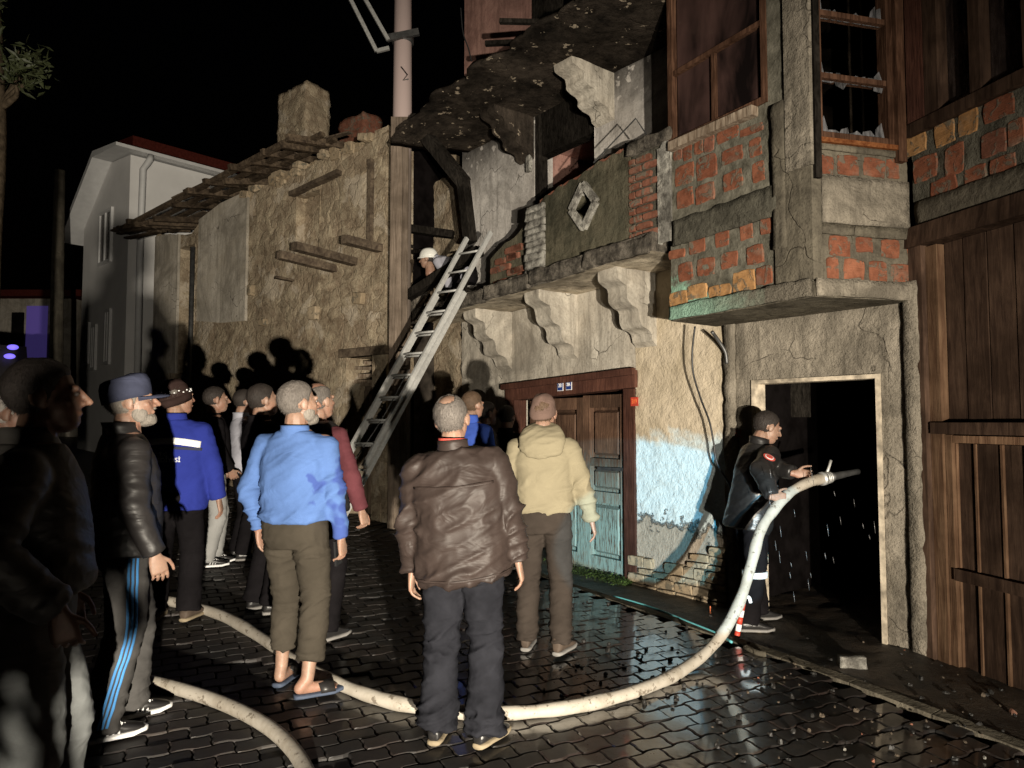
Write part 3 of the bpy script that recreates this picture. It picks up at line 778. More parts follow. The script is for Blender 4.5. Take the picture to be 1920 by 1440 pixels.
# ================================================================== RUINED STONE HOUSE on the left
st = thing('stone_house', FS.P(3.4, 0, gz(*FS.P(3.4, 0, 0).xy)), 'ruined rubble stone house with broken eaves and joist stubs on the left', 'house')
def sz(px, py, p=0): return FS.Q(px, py, p)
prof_s = [sz(x, y) for x, y in ((726, 236), (700, 262), (640, 286), (600, 303), (540, 330), (470, 362), (378, 408), (366, 440), (292, 442), (282, 452))]
tabs = sorted(prof_s); topS = interp(tabs)
def topSj(t): return topS(t) + 0.05 * math.sin(t * 9) * math.sin(t * 4.3)
tdl, zd1 = sz(718, 668); tdr, _ = sz(648, 668); zbot = -0.6
hole_door = (sz(716, 700)[0], sz(650, 700)[0], zbot, sz(680, 668)[1])
hole_win = (sz(600, 400)[0], sz(556, 400)[0], sz(578, 470)[1], sz(578, 362)[1])
hole_slit = (sz(366, 500)[0], sz(335, 500)[0], sz(350, 700)[1], sz(350, 462)[1])
hole_pole_shade = (sz(724, 400)[0], sz(700, 400)[0], sz(710, 585)[1], sz(710, 290)[1])  # dark slot cut in place of the pole's shadow on the wall
wall_grid(FS, sz(727, 400)[0], sz(288, 600)[0], lambda t: 0.0, topSj, [hole_door, hole_win, hole_slit, hole_pole_shade], 0.055, 0.034, 11, 0.45, 3.0, thick=0.5).build('wall', M('rubble'), st, True)
# end wall towards the balcony house, seen in shadow
FE = Fr(FS.P(sz(727, 400)[0], -0.5, 0), FS.N)
wall_grid(FE, -2.6, 0.5, 0.0, topS(0.0), (), 0.1, 0.03, 12, thick=0.3).build('end_wall', M('rubble'), st, True)
wall_grid(FS, hole_win[0] - .1, hole_win[1] + .1, hole_win[2] - .1, hole_win[3] + .1, (), 0.06, 0.03, 13, p0=-0.16).build('blocked_window', M('rubble'), st, True)
box_f(FS, hole_slit[0] - .1, hole_slit[1] + .1, -0.5, -0.36, 0.0, hole_slit[3] + .2).build('slit_back', M('plaster_cream'), st)
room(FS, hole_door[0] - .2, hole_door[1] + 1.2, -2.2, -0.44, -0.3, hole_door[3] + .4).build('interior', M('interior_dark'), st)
room(FS, hole_pole_shade[0] - .1, hole_pole_shade[1] + .4, -1.2, -0.44, hole_pole_shade[2] - .2, hole_pole_shade[3] + .2).build('interior', M('interior_black'), st)  # black recess behind the slot, standing in for the pole's shadow
pt = [sz(x, y) for x, y in ((378, 413), (419, 382), (462, 362), (464, 602), (420, 606), (374, 602))]
def slab_poly(F, poly, p0, p1, cell=None):
    return MB().prism([F.P(t, p0, z) for t, z in poly], F.N * (p1 - p0))
def panel(F, poly, name, mat, par, p0=0.0, amp=0.01):
    ts = [q[0] for q in poly]; a, b = min(ts), max(ts)
    up = interp(sorted(poly[:len(poly) // 2])); lo = interp(sorted(poly[len(poly) // 2:]))
    return wall_grid(F, a, b, lo, up, (), 0.05, amp, 14, p0=p0, thick=0.05).build(name, mat, par, True)
panel(FS, pt, 'plaster_panel', M('plaster_grey'), st, 0.055)
panel(FS, [sz(x, y) for x, y in ((296, 445), (315, 440), (333, 442), (333, 700), (315, 700), (290, 700))], 'plaster_panel', M('plaster_grey'), st, 0.055)
t_, z_ = sz(370, 470); MB().tube([FS.P(t_, .09, z_ + .05), FS.P(t_, .09, .3)], 0.045, 10).build('downpipe', M('steel_dark'), st, True)
# lintel of the blocked window, door lintel and door leaf
a, b = sz(552, 364), sz(642, 322)
MB().bar(FS.P(a[0], .05, a[1] - .02), FS.P(b[0], .05, b[1] - .02), 0.12, 0.07).build('lintel', M('beam_wood'), st)
MB().bar(FS.P(hole_door[0] - .12, -.02, hole_door[3] + .06), FS.P(hole_door[1] + .12, -.02, hole_door[3] + .06), 0.16, 0.12).build('door_lintel', M('beam_wood'), st)
dl = MB(); box_f(FS, hole_door[0] + .02, hole_door[1] - .02, -0.36, -0.33, 0.2, hole_door[3] - .42, dl)
door = dl.build('door', M('cladding'), st)
nd = 6
for k in range(nd):
    w = (hole_door[1] - hole_door[0] - .06) / nd; t = hole_door[0] + .03 + w * (k + .5)
    if k == 3: continue
    box_f(FS, t - w * .46, t + w * .46, -.33, -.305, 0.22, hole_door[3] - .45 - rng.uniform(0, .25)).build('plank', M('cladding'), door)
for k in range(5):
    z = hole_door[3] - 0.08 - k * 0.085; t = hole_door[0] + (hole_door[1] - hole_door[0]) * rng.uniform(.45, .75); L = rng.uniform(.16, .3)
    MB().bar(FS.P(t - L, -.2, z + rng.uniform(-.03, .03)), FS.P(t + L, -.16, z + rng.uniform(-.03, .03)), .03, .05).build('broken_slat', M('sill_wood'), st)
tp, zp0 = sz(697, 300); box_f(FS, tp - .05, tp + .03, -.1, .06, sz(697, 462)[1], zp0).build('post', M('beam_wood'), st)
# joist stubs left from a lost gallery
for (px, py, L, w, tl) in ((628, 505, 0.95, .13, 3), (664, 492, 1.05, .14, 2), (712, 466, 0.65, .13, 0)):
    t, z = sz(px, py); A_ = FS.P(t, -.2, z); B_ = FS.P(t + rng.uniform(-.05, .05), L, z + R(tl) * L)
    rough = MB(); rough.bar(A_, B_, w, .11); rough.build('joist', M('beam_wood'), st)
t, z = sz(552, 527); MB().bar(FS.P(t, -.1, z), FS.P(t + .12, .28, z + .03), .10, .03).build('joist', M('beam_wood'), st)
for (px, py, w, h) in ((592, 588, .2, .2), (498, 605, .14, .11), (677, 560, .2, .16), (474, 545, .1, .18)):
    t, z = sz(px, py); lay_brick(FS, t, z, w, h, st, 'stone_pale', .01, .16, 'stone', rng.uniform(-12, 12))
# jutting stones along the broken wall head
for k in range(46):
    t = rng.uniform(0.1, 3.9); zz = topS(t) + rng.uniform(-.05, .10)
    lay_brick(FS, t, zz, rng.uniform(.12, .26), rng.uniform(.08, .16), st, 'stone_pale', -.02 - rng.random() * .2, .22, 'stone', rng.uniform(-15, 15))
# eaves: rafter tails, battens and boards, open to the sky

roof = MB().bar(FS.P(1.3, .62, topS(1.3) + .12), FS.P(7.0, .66, topS(6.9) + .02), .07, .08).build('eaves', M('roof_timber'), st)
roof['_o'] = st['_o']
for (p, w) in ((.38, .09), (.1, .1), (-.25, .09)):
    L0 = rng.uniform(.9, 1.6); MB().bar(FS.P(L0, p, topS(L0) + .13 + (.6 - p) * .12), FS.P(6.9, p, topS(6.8) + .04 + (.6 - p) * .12), w, .05).build('batten', M('roof_timber'), roof)
for k in range(15):
    t = 1.2 + k * .42 + rng.uniform(-.06, .06); z = topS(t)
    MB().bar(FS.P(t, -.75, z + .32 + rng.uniform(-.03, .03)), FS.P(t + rng.uniform(-.07, .07), .68 + rng.uniform(-.1, .12), z + .06 + rng.uniform(-.05, .05)), .085, .10).build('rafter', M('roof_timber'), roof)
for k in range(16):
    t = rng.uniform(1.0, 6.6); z = topS(t); p = rng.uniform(-.4, .6); L = rng.uniform(.2, .6)
    MB().bar(FS.P(t - L, p, z + .19 + (.5 - p) * .12), FS.P(t + L, p + rng.uniform(-.1, .1), z + .20 + (.5 - p) * .12 + rng.uniform(-.05, .05)), rng.uniform(.08, .16), .02).build('board', M(rng.choice(['roof_timber', 'beam_wood', 'sill_wood'])), roof)
for k in range(5):
    z = topS(6.6) - rng.uniform(0, .15); MB().bar(FS.P(6.2, .2 + k * .1, z + .06), FS.P(7.2 + rng.uniform(0, .5), .35 + k * .09, z + .05 + rng.uniform(-.12, .1)), .10, .035).build('board', M('roof_timber'), roof)
# two chimneys
def rough_stack(F, t0, t1, p0, p1, z0, z1, mat, par, name, seed, courses=9):
    rough_box(F, t0, t1, p0, p1, z0, z1, .045, .07, seed, .03).build(name, M(mat), par, True)
tc, zc = sz(556, 285, -1.2)
t1c = sz(508, 200, -1.2)[0]; t0c = sz(577, 200, -1.2)[0]
rough_stack(FS, t0c + .05, t1c - .22, -1.75, -1.2, sz(540, 330, -1.2)[1], sz(545, 166, -1.2)[1], 'rubble', st, 'chimney', 21)
t1c = sz(627, 240, -.9)[0]; t0c = sz(686, 240, -.9)[0]
rough_stack(FS, t0c + .05, t1c - .1, -1.3, -.9, sz(650, 320, -.9)[1], sz(650, 222, -.9)[1], 'brick_old', st, 'chimney', 22)

# ================================================================== WHITE HOUSE farther up the street
CW = at_y(245, 290, 17.0); FH = Fr(CW, (1.54, 1.70)); FH.N = Vector((FH.A.y, -FH.A.x, 0))
wh = thing('white_house', (CW.x, CW.y, .4), 'tall white rendered house with dark red roof behind the ruin', 'house')
hz = CW.z
gable = [(0, 0), (0, hz), (-1.3, hz + .12), (-3.25, hz - 1.25), (-3.25, 0)]
# long side faces right, gable side faces left
def HP(a, b, z): return CW.xy.to_3d() + FH.A * a + Vector((-FH.A.y, FH.A.x, 0)) * b + Vector((0, 0, z))
mb = MB(); mb.prism([HP(0, -b, z) for b, z in gable], FH.A * 7.0); mb.build('wall', M('white_wall'), wh)
mb = MB()
rf = [(-.35, hz + .02), (-.35, hz + .10), (1.3, hz + .30), (3.75, hz - 1.42), (3.75, hz - 1.60), (1.3, hz + .14)]
mb.prism([HP(-.45, b, z) for b, z in rf], FH.A * 7.9); rfo = mb.build('roof', M('white_paint'), wh)
mb = MB(); rt = [(-.40, hz + .11), (-.40, hz + .34), (1.3, hz + .55), (1.3, hz + .31)]
mb.prism([HP(-.1, b, z) for b, z in rt], FH.A * 7.6); mb.build('roof_tiles', M('roof_red'), rfo)
dp = [at_y(283, 292, 17.0) , at_y(281, 300, 16.95), at_y(268, 318, 16.95), at_y(262, 480, 16.95), at_y(257, 720, 16.95)]
MB().tube(dp, .075, 10).build('downpipe', M('white_paint'), wh, True)
for z0, z1, b0, b1 in ((5.6, 7.0, 1.05, 1.95), (3.0, 4.4, .95, 1.35), (2.9, 4.1, 1.95, 2.3), (3.1, 4.2, 2.5, 2.9)):
    f = MB(); q = lambda b, z, o: HP(-o, b, z)
    for (x0, x1, y0, y1) in ((b0, b1, z0, z0 + .08), (b0, b1, z1 - .08, z1), (b0, b0 + .08, z0 + .08, z1 - .08), (b1 - .08, b1, z0 + .08, z1 - .08), ((b0 + b1) / 2 - .03, (b0 + b1) / 2 + .03, z0 + .08, z1 - .08)):
        f.hexa([q(x0, y0, 0), q(x1, y0, 0), q(x1, y1, 0), q(x0, y1, 0)], [q(x0, y0, .06), q(x1, y0, .06), q(x1, y1, .06), q(x0, y1, .06)])
    w = f.build('window', M('white_paint'), wh)
    MB().hexa([q(b0 + .08, z0 + .08, .003), q(b1 - .08, z0 + .08, .003), q(b1 - .08, z1 - .08, .003), q(b0 + .08, z1 - .08, .003)], [q(b0 + .08, z0 + .08, .02), q(b1 - .08, z0 + .08, .02), q(b1 - .08, z1 - .08, .02), q(b0 + .08, z1 - .08, .02)]).build('pane', M('dirty_glass'), w)

# ================================================================== far left, in the dark
dk = thing('dark_house', at_y(60, 800, 24).xy.to_3d(), 'dark low house at the far left with violet light on its wall', 'house')
A_, B_ = at_y(-40, 560, 24), at_y(140, 560, 24)
FD = Fr(B_, A_ - B_); FD.N = Vector((0, -1, 0)) if FD.N.y > 0 else FD.N
mb = MB(); L = (A_ - B_).xy.length
box_f(FD, 0, L, -3, 0, 0, A_.z).build('wall', M('plaster_grey'), dk)
box_f(FD, -.5, L + .5, -3.3, .5, A_.z + .004, A_.z + .22).build('roof', M('roof_red'), dk)
t0, z0 = FD.Q(88, 645); t1, z1 = FD.Q(52, 574)
box_f(FD, t0, t1, .003, .05, z0 - .6, z1).build('violet_glow_patch', M('lit_purple'), dk)  # glowing slab standing in for violet light on the wall
t0, z0 = FD.Q(44, 645); t1, z1 = FD.Q(24, 586)
box_f(FD, t0, t1, .003, .05, z0 - .6, z1).build('door', M('interior_black'), dk)
pole2 = MB().tube([at_y(104, 800, 16), at_y(108, 500, 16), at_y(112, 320, 16)], [.14, .13, .11], 12).build('utility_pole', M('concrete_dark'), None, True)
tag(pole2, 'dim far concrete pole left of the white house', 'utility pole')
# emergency van with a blue beacon, almost lost in the dark
vb = at_y(40, 780, 14); vz = gz(vb.x, vb.y)
van = thing('van', (vb.x, vb.y, vz), 'dark van with blue beacon lights at the far left edge', 'van')
side = [(-1.0, .45), (-1.0, 1.5), (-.75, 2.35), (2.6, 2.45), (2.7, .45)]
mb = MB(); mb.prism([Vector((vb.x - .2 - a * .75, vb.y + a * .6, vz + z)) for a, z in side], Vector((-1.05, -1.35, 0))); mb.build('body', M('nylon_black'), van)
for k, (px, py) in enumerate(((24, 651), (18, 668))):
    q = at_y(px, py, 13.2); MB().ell(q, (.10, .07, .05)).build('beacon', M('beacon_blue'), van, True)
for a in (-.35, 1.9):
    c = Vector((vb.x - .2 - a * .75 + .02, vb.y + a * .6, vz + .36)); MB().tube([c, c + Vector((-.15, -.2, 0))], .36, 18).build('wheel', M('black_rubber'), van)
# leafy branch of a tree at the left edge
tb = at_y(-40, 800, 6.5); tree = thing('tree', (tb.x, tb.y, gz(tb.x, tb.y)), 'tree at the left edge with a dimly lit green leafy branch', 'tree')
tr = [Vector((tb.x, tb.y, gz(tb.x, tb.y) - .1)), at_y(-34, 500, 6.5), at_y(-20, 300, 6.5), at_y(-18, 150, 6.5), at_y(-30, -100, 6.6)]
mb = MB().tube(catmull(tr, 5), list(np.linspace(.16, .10, 21)), 12)
for e in ((60, 115), (75, 140), (35, 95), (30, 160)):
    mb.tube(catmull([at_y(4, 200, 6.5), at_y(30, (200 + e[1]) / 2, 6.4), at_y(e[0], e[1], 6.3)], 4), list(np.linspace(.04, .008, 9)), 6)
mb.build('trunk', M('bark'), tree, True)
lv = MB()
for k in range(1500):
    c = at_y(rng.gauss(46, 19), rng.gauss(130, 17), 6.3 + rng.gauss(0, .2)) if k < 380 else at_y(min(rng.gauss(-90, 60), 2), min(rng.gauss(-40, 90), 150), 6.5 + rng.gauss(0, .45))
    q = Quaternion((rng.gauss(0, 1), rng.gauss(0, 1), rng.gauss(0, 1), rng.gauss(0, 1))).normalized(); l, w = rng.uniform(.03, .07), rng.uniform(.012, .022)
    lv.add([c + q @ Vector(v) for v in ((-l, 0, 0), (0, w, .006), (l, 0, 0), (0, -w, .006))], [(0, 1, 2, 3)])
lv.build('crown', M('leaf_dim'), tree)

# ================================================================== UTILITY POLE in front of the ruin's corner
pb = on_ground(748, 992); up = thing('utility_pole', (pb.x, pb.y, gz(pb.x, pb.y)), 'tall pale pole with scorched lower half between ruin and balcony house', 'utility pole')
def pz(py): return at_y(745, py, pb.y).z
MB().tube([(pb.x, pb.y, pb.z - .2), (pb.x, pb.y, pz(215)), (pb.x - .01, pb.y, pz(-160))], [.145, .13, .115], 24).build('shaft', M('pole_paint'), up, True)
for k, (dx, w) in enumerate(((-.09, .075), (-.01, .08), (.075, .08))):      # boards strapped round the lower shaft
    MB().box((pb.x + dx, pb.y - .15, (pz(225) + pb.z) / 2), w, .03, pz(225) - pb.z - .05).build('board', M('cladding'), up)
zc = pz(78); MB().bar((pb.x - .2, pb.y - .14, zc - .03), (pb.x + .24, pb.y - .14, zc + .06), .05, .09).build('clamp', M('steel_dark'), up)
MB().tube([(pb.x, pb.y, zc - .03), (pb.x, pb.y, zc + .05)], .15, 20).build('clamp', M('steel_dark'), up, True)
q = [at_y(728, 75, pb.y - .2), at_y(686, 0, pb.y - .3), at_y(660, -45, pb.y - .3)]
MB().bar(q[0], q[2], .035, .05).build('bracket', M('aluminium_dull'), up)
q2 = [at_y(706, 96, pb.y - .2), at_y(662, 10, pb.y - .3), at_y(640, -35, pb.y - .3)]
MB().bar(q2[0], q2[2], .035, .05).build('bracket', M('aluminium_dull'), up)
MB().bar(q2[0], at_y(730, 90, pb.y - .2), .035, .05).build('bracket', M('aluminium_dull'), up)
MB().tube([at_y(752, 125, pb.y - .15), at_y(764, 140, pb.y - .16), at_y(756, 150, pb.y - .16), at_y(766, 148, pb.y - .16)], .008, 6).build('wire', M('black_rubber'), up)

# ================================================================== BALCONY HOUSE (cream plaster, scorched upper floor)
TB = 1.46      # where it meets the brick house
bh = thing('balcony_house', W(3.6, 0, gz(*W(3.6, 0, 0).xy)), 'cream plastered old house with scalloped balcony brackets and scorched upper floor', 'house')
TL = WQ(866, 650)[0]
dR, dT = WQ(1192, 699); dL, dT2 = WQ(955, 735)
door_hole = (dR, dL, -0.5, (dT + dT2) / 2 + 0.02)
ZS = lambda t: float(np.interp(t, (1.6, 5.4), (3.10, 2.95)))      # underside of the balcony slab
# lower wall: blue beam patch painted in right of the door, cream elsewhere
wall_grid(FW, TB, dR + .0, -.3, 3.3, (), .045, .02, 31, .3, 2.5).build('wall', M('plaster_beam_patch'), bh, True)
wall_grid(FW, dR, TL, -.3, 3.3, [door_hole], .05, .02, 32, .3, 2.5).build('wall', M('plaster_cream'), bh, True)
oR, oT = WQ(1115, 262); oL, _ = WQ(1002, 300)
op_hole = (oR, oL, 3.2, WQ(1060, 150)[1])
wall_grid(FW, TB, TL, 3.3, 5.62, [op_hole], .06, .014, 33, .3, 2.2).build('upper_wall', M('plaster_upper'), bh, True)
# the rubble stretch between the plaster and the pole
wall_grid(FW, TL + .004, TL + 2.6, -.3, 5.2, (), .07, .045, 34, .3, 3).build('rubble_wall', M('rubble'), bh, True)
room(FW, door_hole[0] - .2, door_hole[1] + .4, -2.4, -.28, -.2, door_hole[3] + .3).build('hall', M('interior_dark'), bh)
rm = room(FW, op_hole[0] - .6, op_hole[1] + .6, -1.8, -.28, 3.0, 5.3).build('upper_room', M('plaster_pink'), bh)
# scorched head and post of the balcony opening
t0, z0 = WQ(1000, 262); MB().bar(W(t0 - .06, -.08, 3.1), W(t0 - .03, -.08, WQ(1005, 200)[1]), .12, .14, up=tuple(N)).build('door_post', M('charred'), bh)
box_f(FW, op_hole[0] - .05, op_hole[1] + .1, -.2, -.06, op_hole[3] - .75, op_hole[3] + .02).build('burnt_lintel', M('charred'), bh)
tt, zz = WQ(1000, 305, .03); MB().box(W(tt + .06, .05, zz), .07, .05, .2, FW.rot()).build('shutter_catch', M('white_flaked'), bh)

# ---- balcony
PB = 0.70
bal = thing('balcony', W(3.6, 0.3, 3.0), None, None) if False else None
mb = MB(); nt = 40; npp = 8; vs = []; idx = {}
t_a, t_b = 1.72, 6.35
def slabv(i, j, top):
    t = t_a + (t_b - t_a) * i / nt; p = -.02 + (PB + .02) * j / npp; z = ZS(t) + (.17 if top else 0)
    q = W(t, p, z); a = np.array([[q.x, q.y, q.z]]); d = .018 * fbm(a * 5, 41, 3)[0]; e = .035 * fbm(a * 9, 42, 3)[0] if j == npp else 0
    if t > 5.3 and not top: d += .05 * (t - 5.3)
    return W(t, p + e, z + d)
bm = bmesh.new(); V = {}
for top in (0, 1):
    for i in range(nt + 1):
        for j in range(npp + 1): V[i, j, top] = bm.verts.new(slabv(i, j, top))
for i in range(nt):
    for j in range(npp):
        bm.faces.new((V[i, j, 0], V[i + 1, j, 0], V[i + 1, j + 1, 0], V[i, j + 1, 0])); bm.faces.new((V[i, j, 1], V[i, j + 1, 1], V[i + 1, j + 1, 1], V[i + 1, j, 1]))
    f = bm.faces.new((V[i, npp, 0], V[i + 1, npp, 0], V[i + 1, npp, 1], V[i, npp, 1])); f.material_index = 1
for e in (0, nt):
    for j in range(npp): f = bm.faces.new((V[e, j, 0], V[e, j + 1, 0], V[e, j + 1, 1], V[e, j, 1])); f.material_index = 1
bmesh.ops.recalc_face_normals(bm, faces=bm.faces); org = bh['_o']
bmesh.ops.translate(bm, verts=bm.verts, vec=-Vector(org))
me = bpy.data.meshes.new('balcony_slab'); bm.to_mesh(me); bm.free()
me.materials.append(M('soffit_cream')); me.materials.append(M('slab_edge'))
slab = bpy.data.objects.new('balcony_slab', me); COL.objects.link(slab); slab.parent = bh; slab['_o'] = org
# rough nosing on the slab edge
for k in range(5):
    t = 1.75 + k * .86; mbn = MB(); L = .858
    rough_box(FW, t, t + L, PB - .02, PB + .03, ZS(t + L / 2) + .01, ZS(t + L / 2) + .16, .028, .035, 50 + k).build('nosing', M('slab_edge'), slab, True)

def corbel(F, t, w, P, H, z, mat, par, seed, name='bracket', lobes=3):
    key = [(P, 0), (P, -.10 * H), (P * .97, -.17 * H), (P * .84, -.215 * H), (P * .745, -.25 * H), (P * .72, -.34 * H), (P * .715, -.43 * H), (P * .62, -.50 * H), (P * .50, -.535 * H), (P * .455, -.60 * H), (P * .445, -.70 * H), (P * .36, -.78 * H), (P * .22, -.81 * H), (P * .14, -.86 * H), (P * .11, -.96 * H)]
    prof = [(0.0, 0.0)] + [(q.x, q.y) for q in catmull([Vector((a, b, 0)) for a, b in key], 4)]
    prof.append((0.0, -H - .02))
    mb = MB(); m = len(prof); nw = 5
    for i in range(nw + 1):
        tt = t - w / 2 + w * i / nw
        for (p, zz) in prof:
            q = F.P(tt, p, z + zz); a = np.array([[q.x, q.y, q.z]]); d = .014 * fbm(a * 7, seed, 3)[0]
            mb.v.append(tuple(F.P(tt + (d if i in (0, nw) else 0), p + d * (p > .02), z + zz)))
    for i in range(nw):
        for k in range(m): mb.f.append((i * m + k, i * m + (k + 1) % m, (i + 1) * m + (k + 1) % m, (i + 1) * m + k))
    # sides as triangle fans from the wall edge
    for e in (0, nw):
        o = e * m
        c = len(mb.v); mb.v.append(tuple(F.P(t - w / 2 + w * e / nw, .02, z - H * .3)))
        for k in range(m): mb.f.append((o + k, o + (k + 1) % m, c))
    mb.m = [0] * len(mb.f)
    return mb.build(name, M(mat), par, False)
for (px, seed) in ((1231, 61), (1084, 62), (960, 63)):
    t = WQ(px, 560)[0] + .14
    corbel(FW, t, .27, .56, .72, ZS(t) + .012, 'plaster_cream', bh, seed)
# ---- parapet: rendered panel with a lozenge opening, brick pier, broken white pilaster, loose bricks
PP = 0.62
def pq(px, py): return WQ(px, py, PP)
ptop = interp(sorted([pq(x, y) for x, y in ((1182, 272), (1150, 292), (1120, 306), (1085, 332), (1050, 350), (1012, 378), (1004, 396), (990, 410))]))
ta, tb_ = pq(1182, 350)[0], pq(1000, 450)[0]
loz = [pq(1097, 362), pq(1124, 378), pq(1098, 412), pq(1072, 396)]
lc = (sum(q[0] for q in loz) / 4, sum(q[1] for q in loz) / 4)
ra, rz_ = .135, .17
hole = (lc[0] - ra, lc[0] + ra, lc[1] - rz_, lc[1] + rz_)
mb = wall_grid(FW, ta, tb_, lambda t: ZS(t) + .15, lambda t: ptop(t) + .02 * math.sin(t * 31), [hole], .035, .016, 71, .10, 5, p0=PP, thick=.10)
# fill the four corners of the square hole so that a lozenge is left
for sx in (-1, 1):
    for szz in (-1, 1):
        tri = [(lc[0] + sx * ra, lc[1] + szz * rz_), (lc[0] + sx * ra, lc[1]), (lc[0], lc[1] + szz * rz_)]
        mb.prism([W(a, PP - .10, b) for a, b in tri], N * .105)
par = mb.build('parapet', M('render_green'), bh, True)
wall_grid(FW, ta, tb_, lambda t: ZS(t) + .15, lambda t: ptop(t) - .02, (), .08, .012, 72, p0=PP - .16).build('parapet_back', M('render_green'), bh) if False else None
L4 = [(lc[0], lc[1] + rz_ * 1.32), (lc[0] - ra * 1.35, lc[1]), (lc[0], lc[1] - rz_ * 1.32), (lc[0] + ra * 1.35, lc[1])]
for k in range(4):
    a, b = L4[k], L4[(k + 1) % 4]
    MB().bar(W(a[0], PP + .012, a[1]), W(b[0], PP + .012, b[1]), .07, .07, up=tuple(N)).build('lozenge_frame', M('white_flaked'), par)
cl = MB()
for i in range(9):
    for j in range(9):
        cl.v.append(tuple(W(lc[0] - .3 + .6 * i / 8, PP - .22 + .05 * math.sin(i * 1.9 + j * .6), lc[1] - .3 + .6 * j / 8)))
for i in range(8):
    for j in range(8): cl.f.append((i * 9 + j, (i + 1) * 9 + j, (i + 1) * 9 + j + 1, i * 9 + j + 1))
cl.m = [0] * 64
c_ = cl.build('cloth', M('purple_cloth'), None, True); m_ = c_.modifiers.new('t', 'SOLIDIFY'); m_.thickness = .01
tag(c_, 'dark violet cloth showing through the lozenge in the balcony parapet', 'cloth')
# brick pier at the right end
t0, t1 = pq(1256, 350)[0], pq(1180, 350)[0]; zt = lambda t: float(np.interp(t, (t0, t1), (pq(1250, 262)[1], pq(1182, 268)[1])))
rough_box(FW, t0, t1, PP - .2, PP - .012, ZS(t0) + .15, zt(t0), .012, .06, 73, .05).build('pier', M('mortar'), bh, True)
zb = ZS(t0) + .19; row = 0
while zb < zt(t0) - .03:
    ww = (t1 - t0 - .16); off = .08 * (row % 2)
    for k in range(3):
        x0 = t0 + .13 + off + k * .2; x1 = min(x0 + .185, t1 - .005)
        if x1 - x0 > .05: lay_brick(FW, (x0 + x1) / 2, zb, x1 - x0, .055, bh, 'brick_old', PP - .01, .05)
    zb += .078; row += 1
wall_grid(FW, t0 - .02, t0 + .125, ZS(t0) + .06, lambda t: zt(t) - .05 + .05 * math.sin(t * 40), (), .03, .016, 74, p0=PP + .02, thick=.06).build('white_strip', M('white_flaked'), bh, True)
rough_box(FW, t0 - .03, t1 + .02, PP - .2, PP + .03, zt(t0) - .02, zt(t0) + .10, .03, .05, 75, .06).build('pier_cap', M('slab_edge'), bh, True)
# broken pilaster left of the panel and bricks that still hang on
t0, t1 = pq(1022, 450)[0], pq(989, 450)[0]
zb = ZS(t0) + .16; k = 0
while zb < pq(1005, 392)[1]:
    h = rng.uniform(.06, .1); rough_box(FW, t0 - rng.uniform(0, .02), t1 + rng.uniform(0, .025), PP - .1, PP + .03 + rng.uniform(0, .02), zb, zb + h - .008, .014, .04, 80 + k, .01).build('pilaster_block', M('white_flaked'), bh, True); zb += h; k += 1
brk = interp(sorted([pq(x, y) for x, y in ((985, 412), (975, 425), (960, 445), (942, 455), (920, 478), (905, 500))]))
ta2, tb2 = pq(988, 450)[0], pq(915, 490)[0]
wall_grid(FW, ta2, tb2, lambda t: ZS(t) + .15, lambda t: brk(t), (), .04, .02, 77, p0=PP - .04, thick=.12).build('parapet', M('render_green'), bh, True)
for k in range(15):
    t = rng.uniform(ta2 + .1, tb2 - .05); top = brk(t); zz = ZS(t) + .2 + (k % 5) * .085
    if zz < top - .02: lay_brick(FW, t, zz, .2, .07, bh, 'brick_old', PP - .035, .05, 'brick', rng.uniform(-3, 3))
for k in range(12):      # bricks bared along the parapet's broken crest
    t = ta + .06 + (tb_ - ta - .1) * k / 11; lay_brick(FW, t, ptop(t) - .01, .13, .06, bh, 'brick_old', PP - .06, .1, 'brick', 14 + rng.uniform(-6, 6))
# bent rod leaning over the parapet
MB().tube([W(*(lambda q: (q[0], .6, q[1]))(WQ(1113, 305, .6))), W(*(lambda q: (q[0], .55, q[1]))(WQ(1192, 222, .55))), W(*(lambda q: (q[0], .5, q[1]))(WQ(1212, 252, .5)))], .008, 6).build('bent_rod', M('steel_dark'), bh)

# ---- scorched eaves slab above with its two brackets
ZU = 5.38
ee = [(1.3, 1.22), (5.55, 1.30)]
bm = bmesh.new(); V = {}; nt, npp = 44, 16
for top in (0, 1):
    for i in range(nt + 1):
        for j in range(npp + 1):
            t = 1.2 + (5.75 - 1.2) * i / nt; u = j / npp
            pe = 1.26 + .05 * math.sin(t * 7.3) + .03 * math.sin(t * 17)
            q = W(t, pe * u, ZU); a = np.array([[q.x, q.y, q.z]]); d = .05 * fbm(a * 2.4, 91, 4)[0]
            sag = -.22 * max(0, (t - 4.9)) * u
            z = ZU + d + sag + (.09 + .07 * u * fbm(a * 6, 92, 3)[0] if top else 0)
            V[i, j, top] = bm.verts.new(W(t, pe * u - (.08 * u if top else 0), z))
for i in range(nt):
    for j in range(npp):
        bm.faces.new((V[i, j, 0], V[i + 1, j, 0], V[i + 1, j + 1, 0], V[i, j + 1, 0])); bm.faces.new((V[i, j, 1], V[i, j + 1, 1], V[i + 1, j + 1, 1], V[i + 1, j, 1]))
    bm.faces.new((V[i, npp, 0], V[i + 1, npp, 0], V[i + 1, npp, 1], V[i, npp, 1]))
for e in (0, nt):
    for j in range(npp): bm.faces.new((V[e, j, 0], V[e, j + 1, 0], V[e, j + 1, 1], V[e, j, 1]))
bmesh.ops.recalc_face_normals(bm, faces=bm.faces); bmesh.ops.translate(bm, verts=bm.verts, vec=-Vector(org))
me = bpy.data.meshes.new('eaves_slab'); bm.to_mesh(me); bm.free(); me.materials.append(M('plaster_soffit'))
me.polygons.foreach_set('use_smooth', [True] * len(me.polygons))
es = bpy.data.objects.new('eaves_slab', me); COL.objects.link(es); es.parent = bh; es['_o'] = org
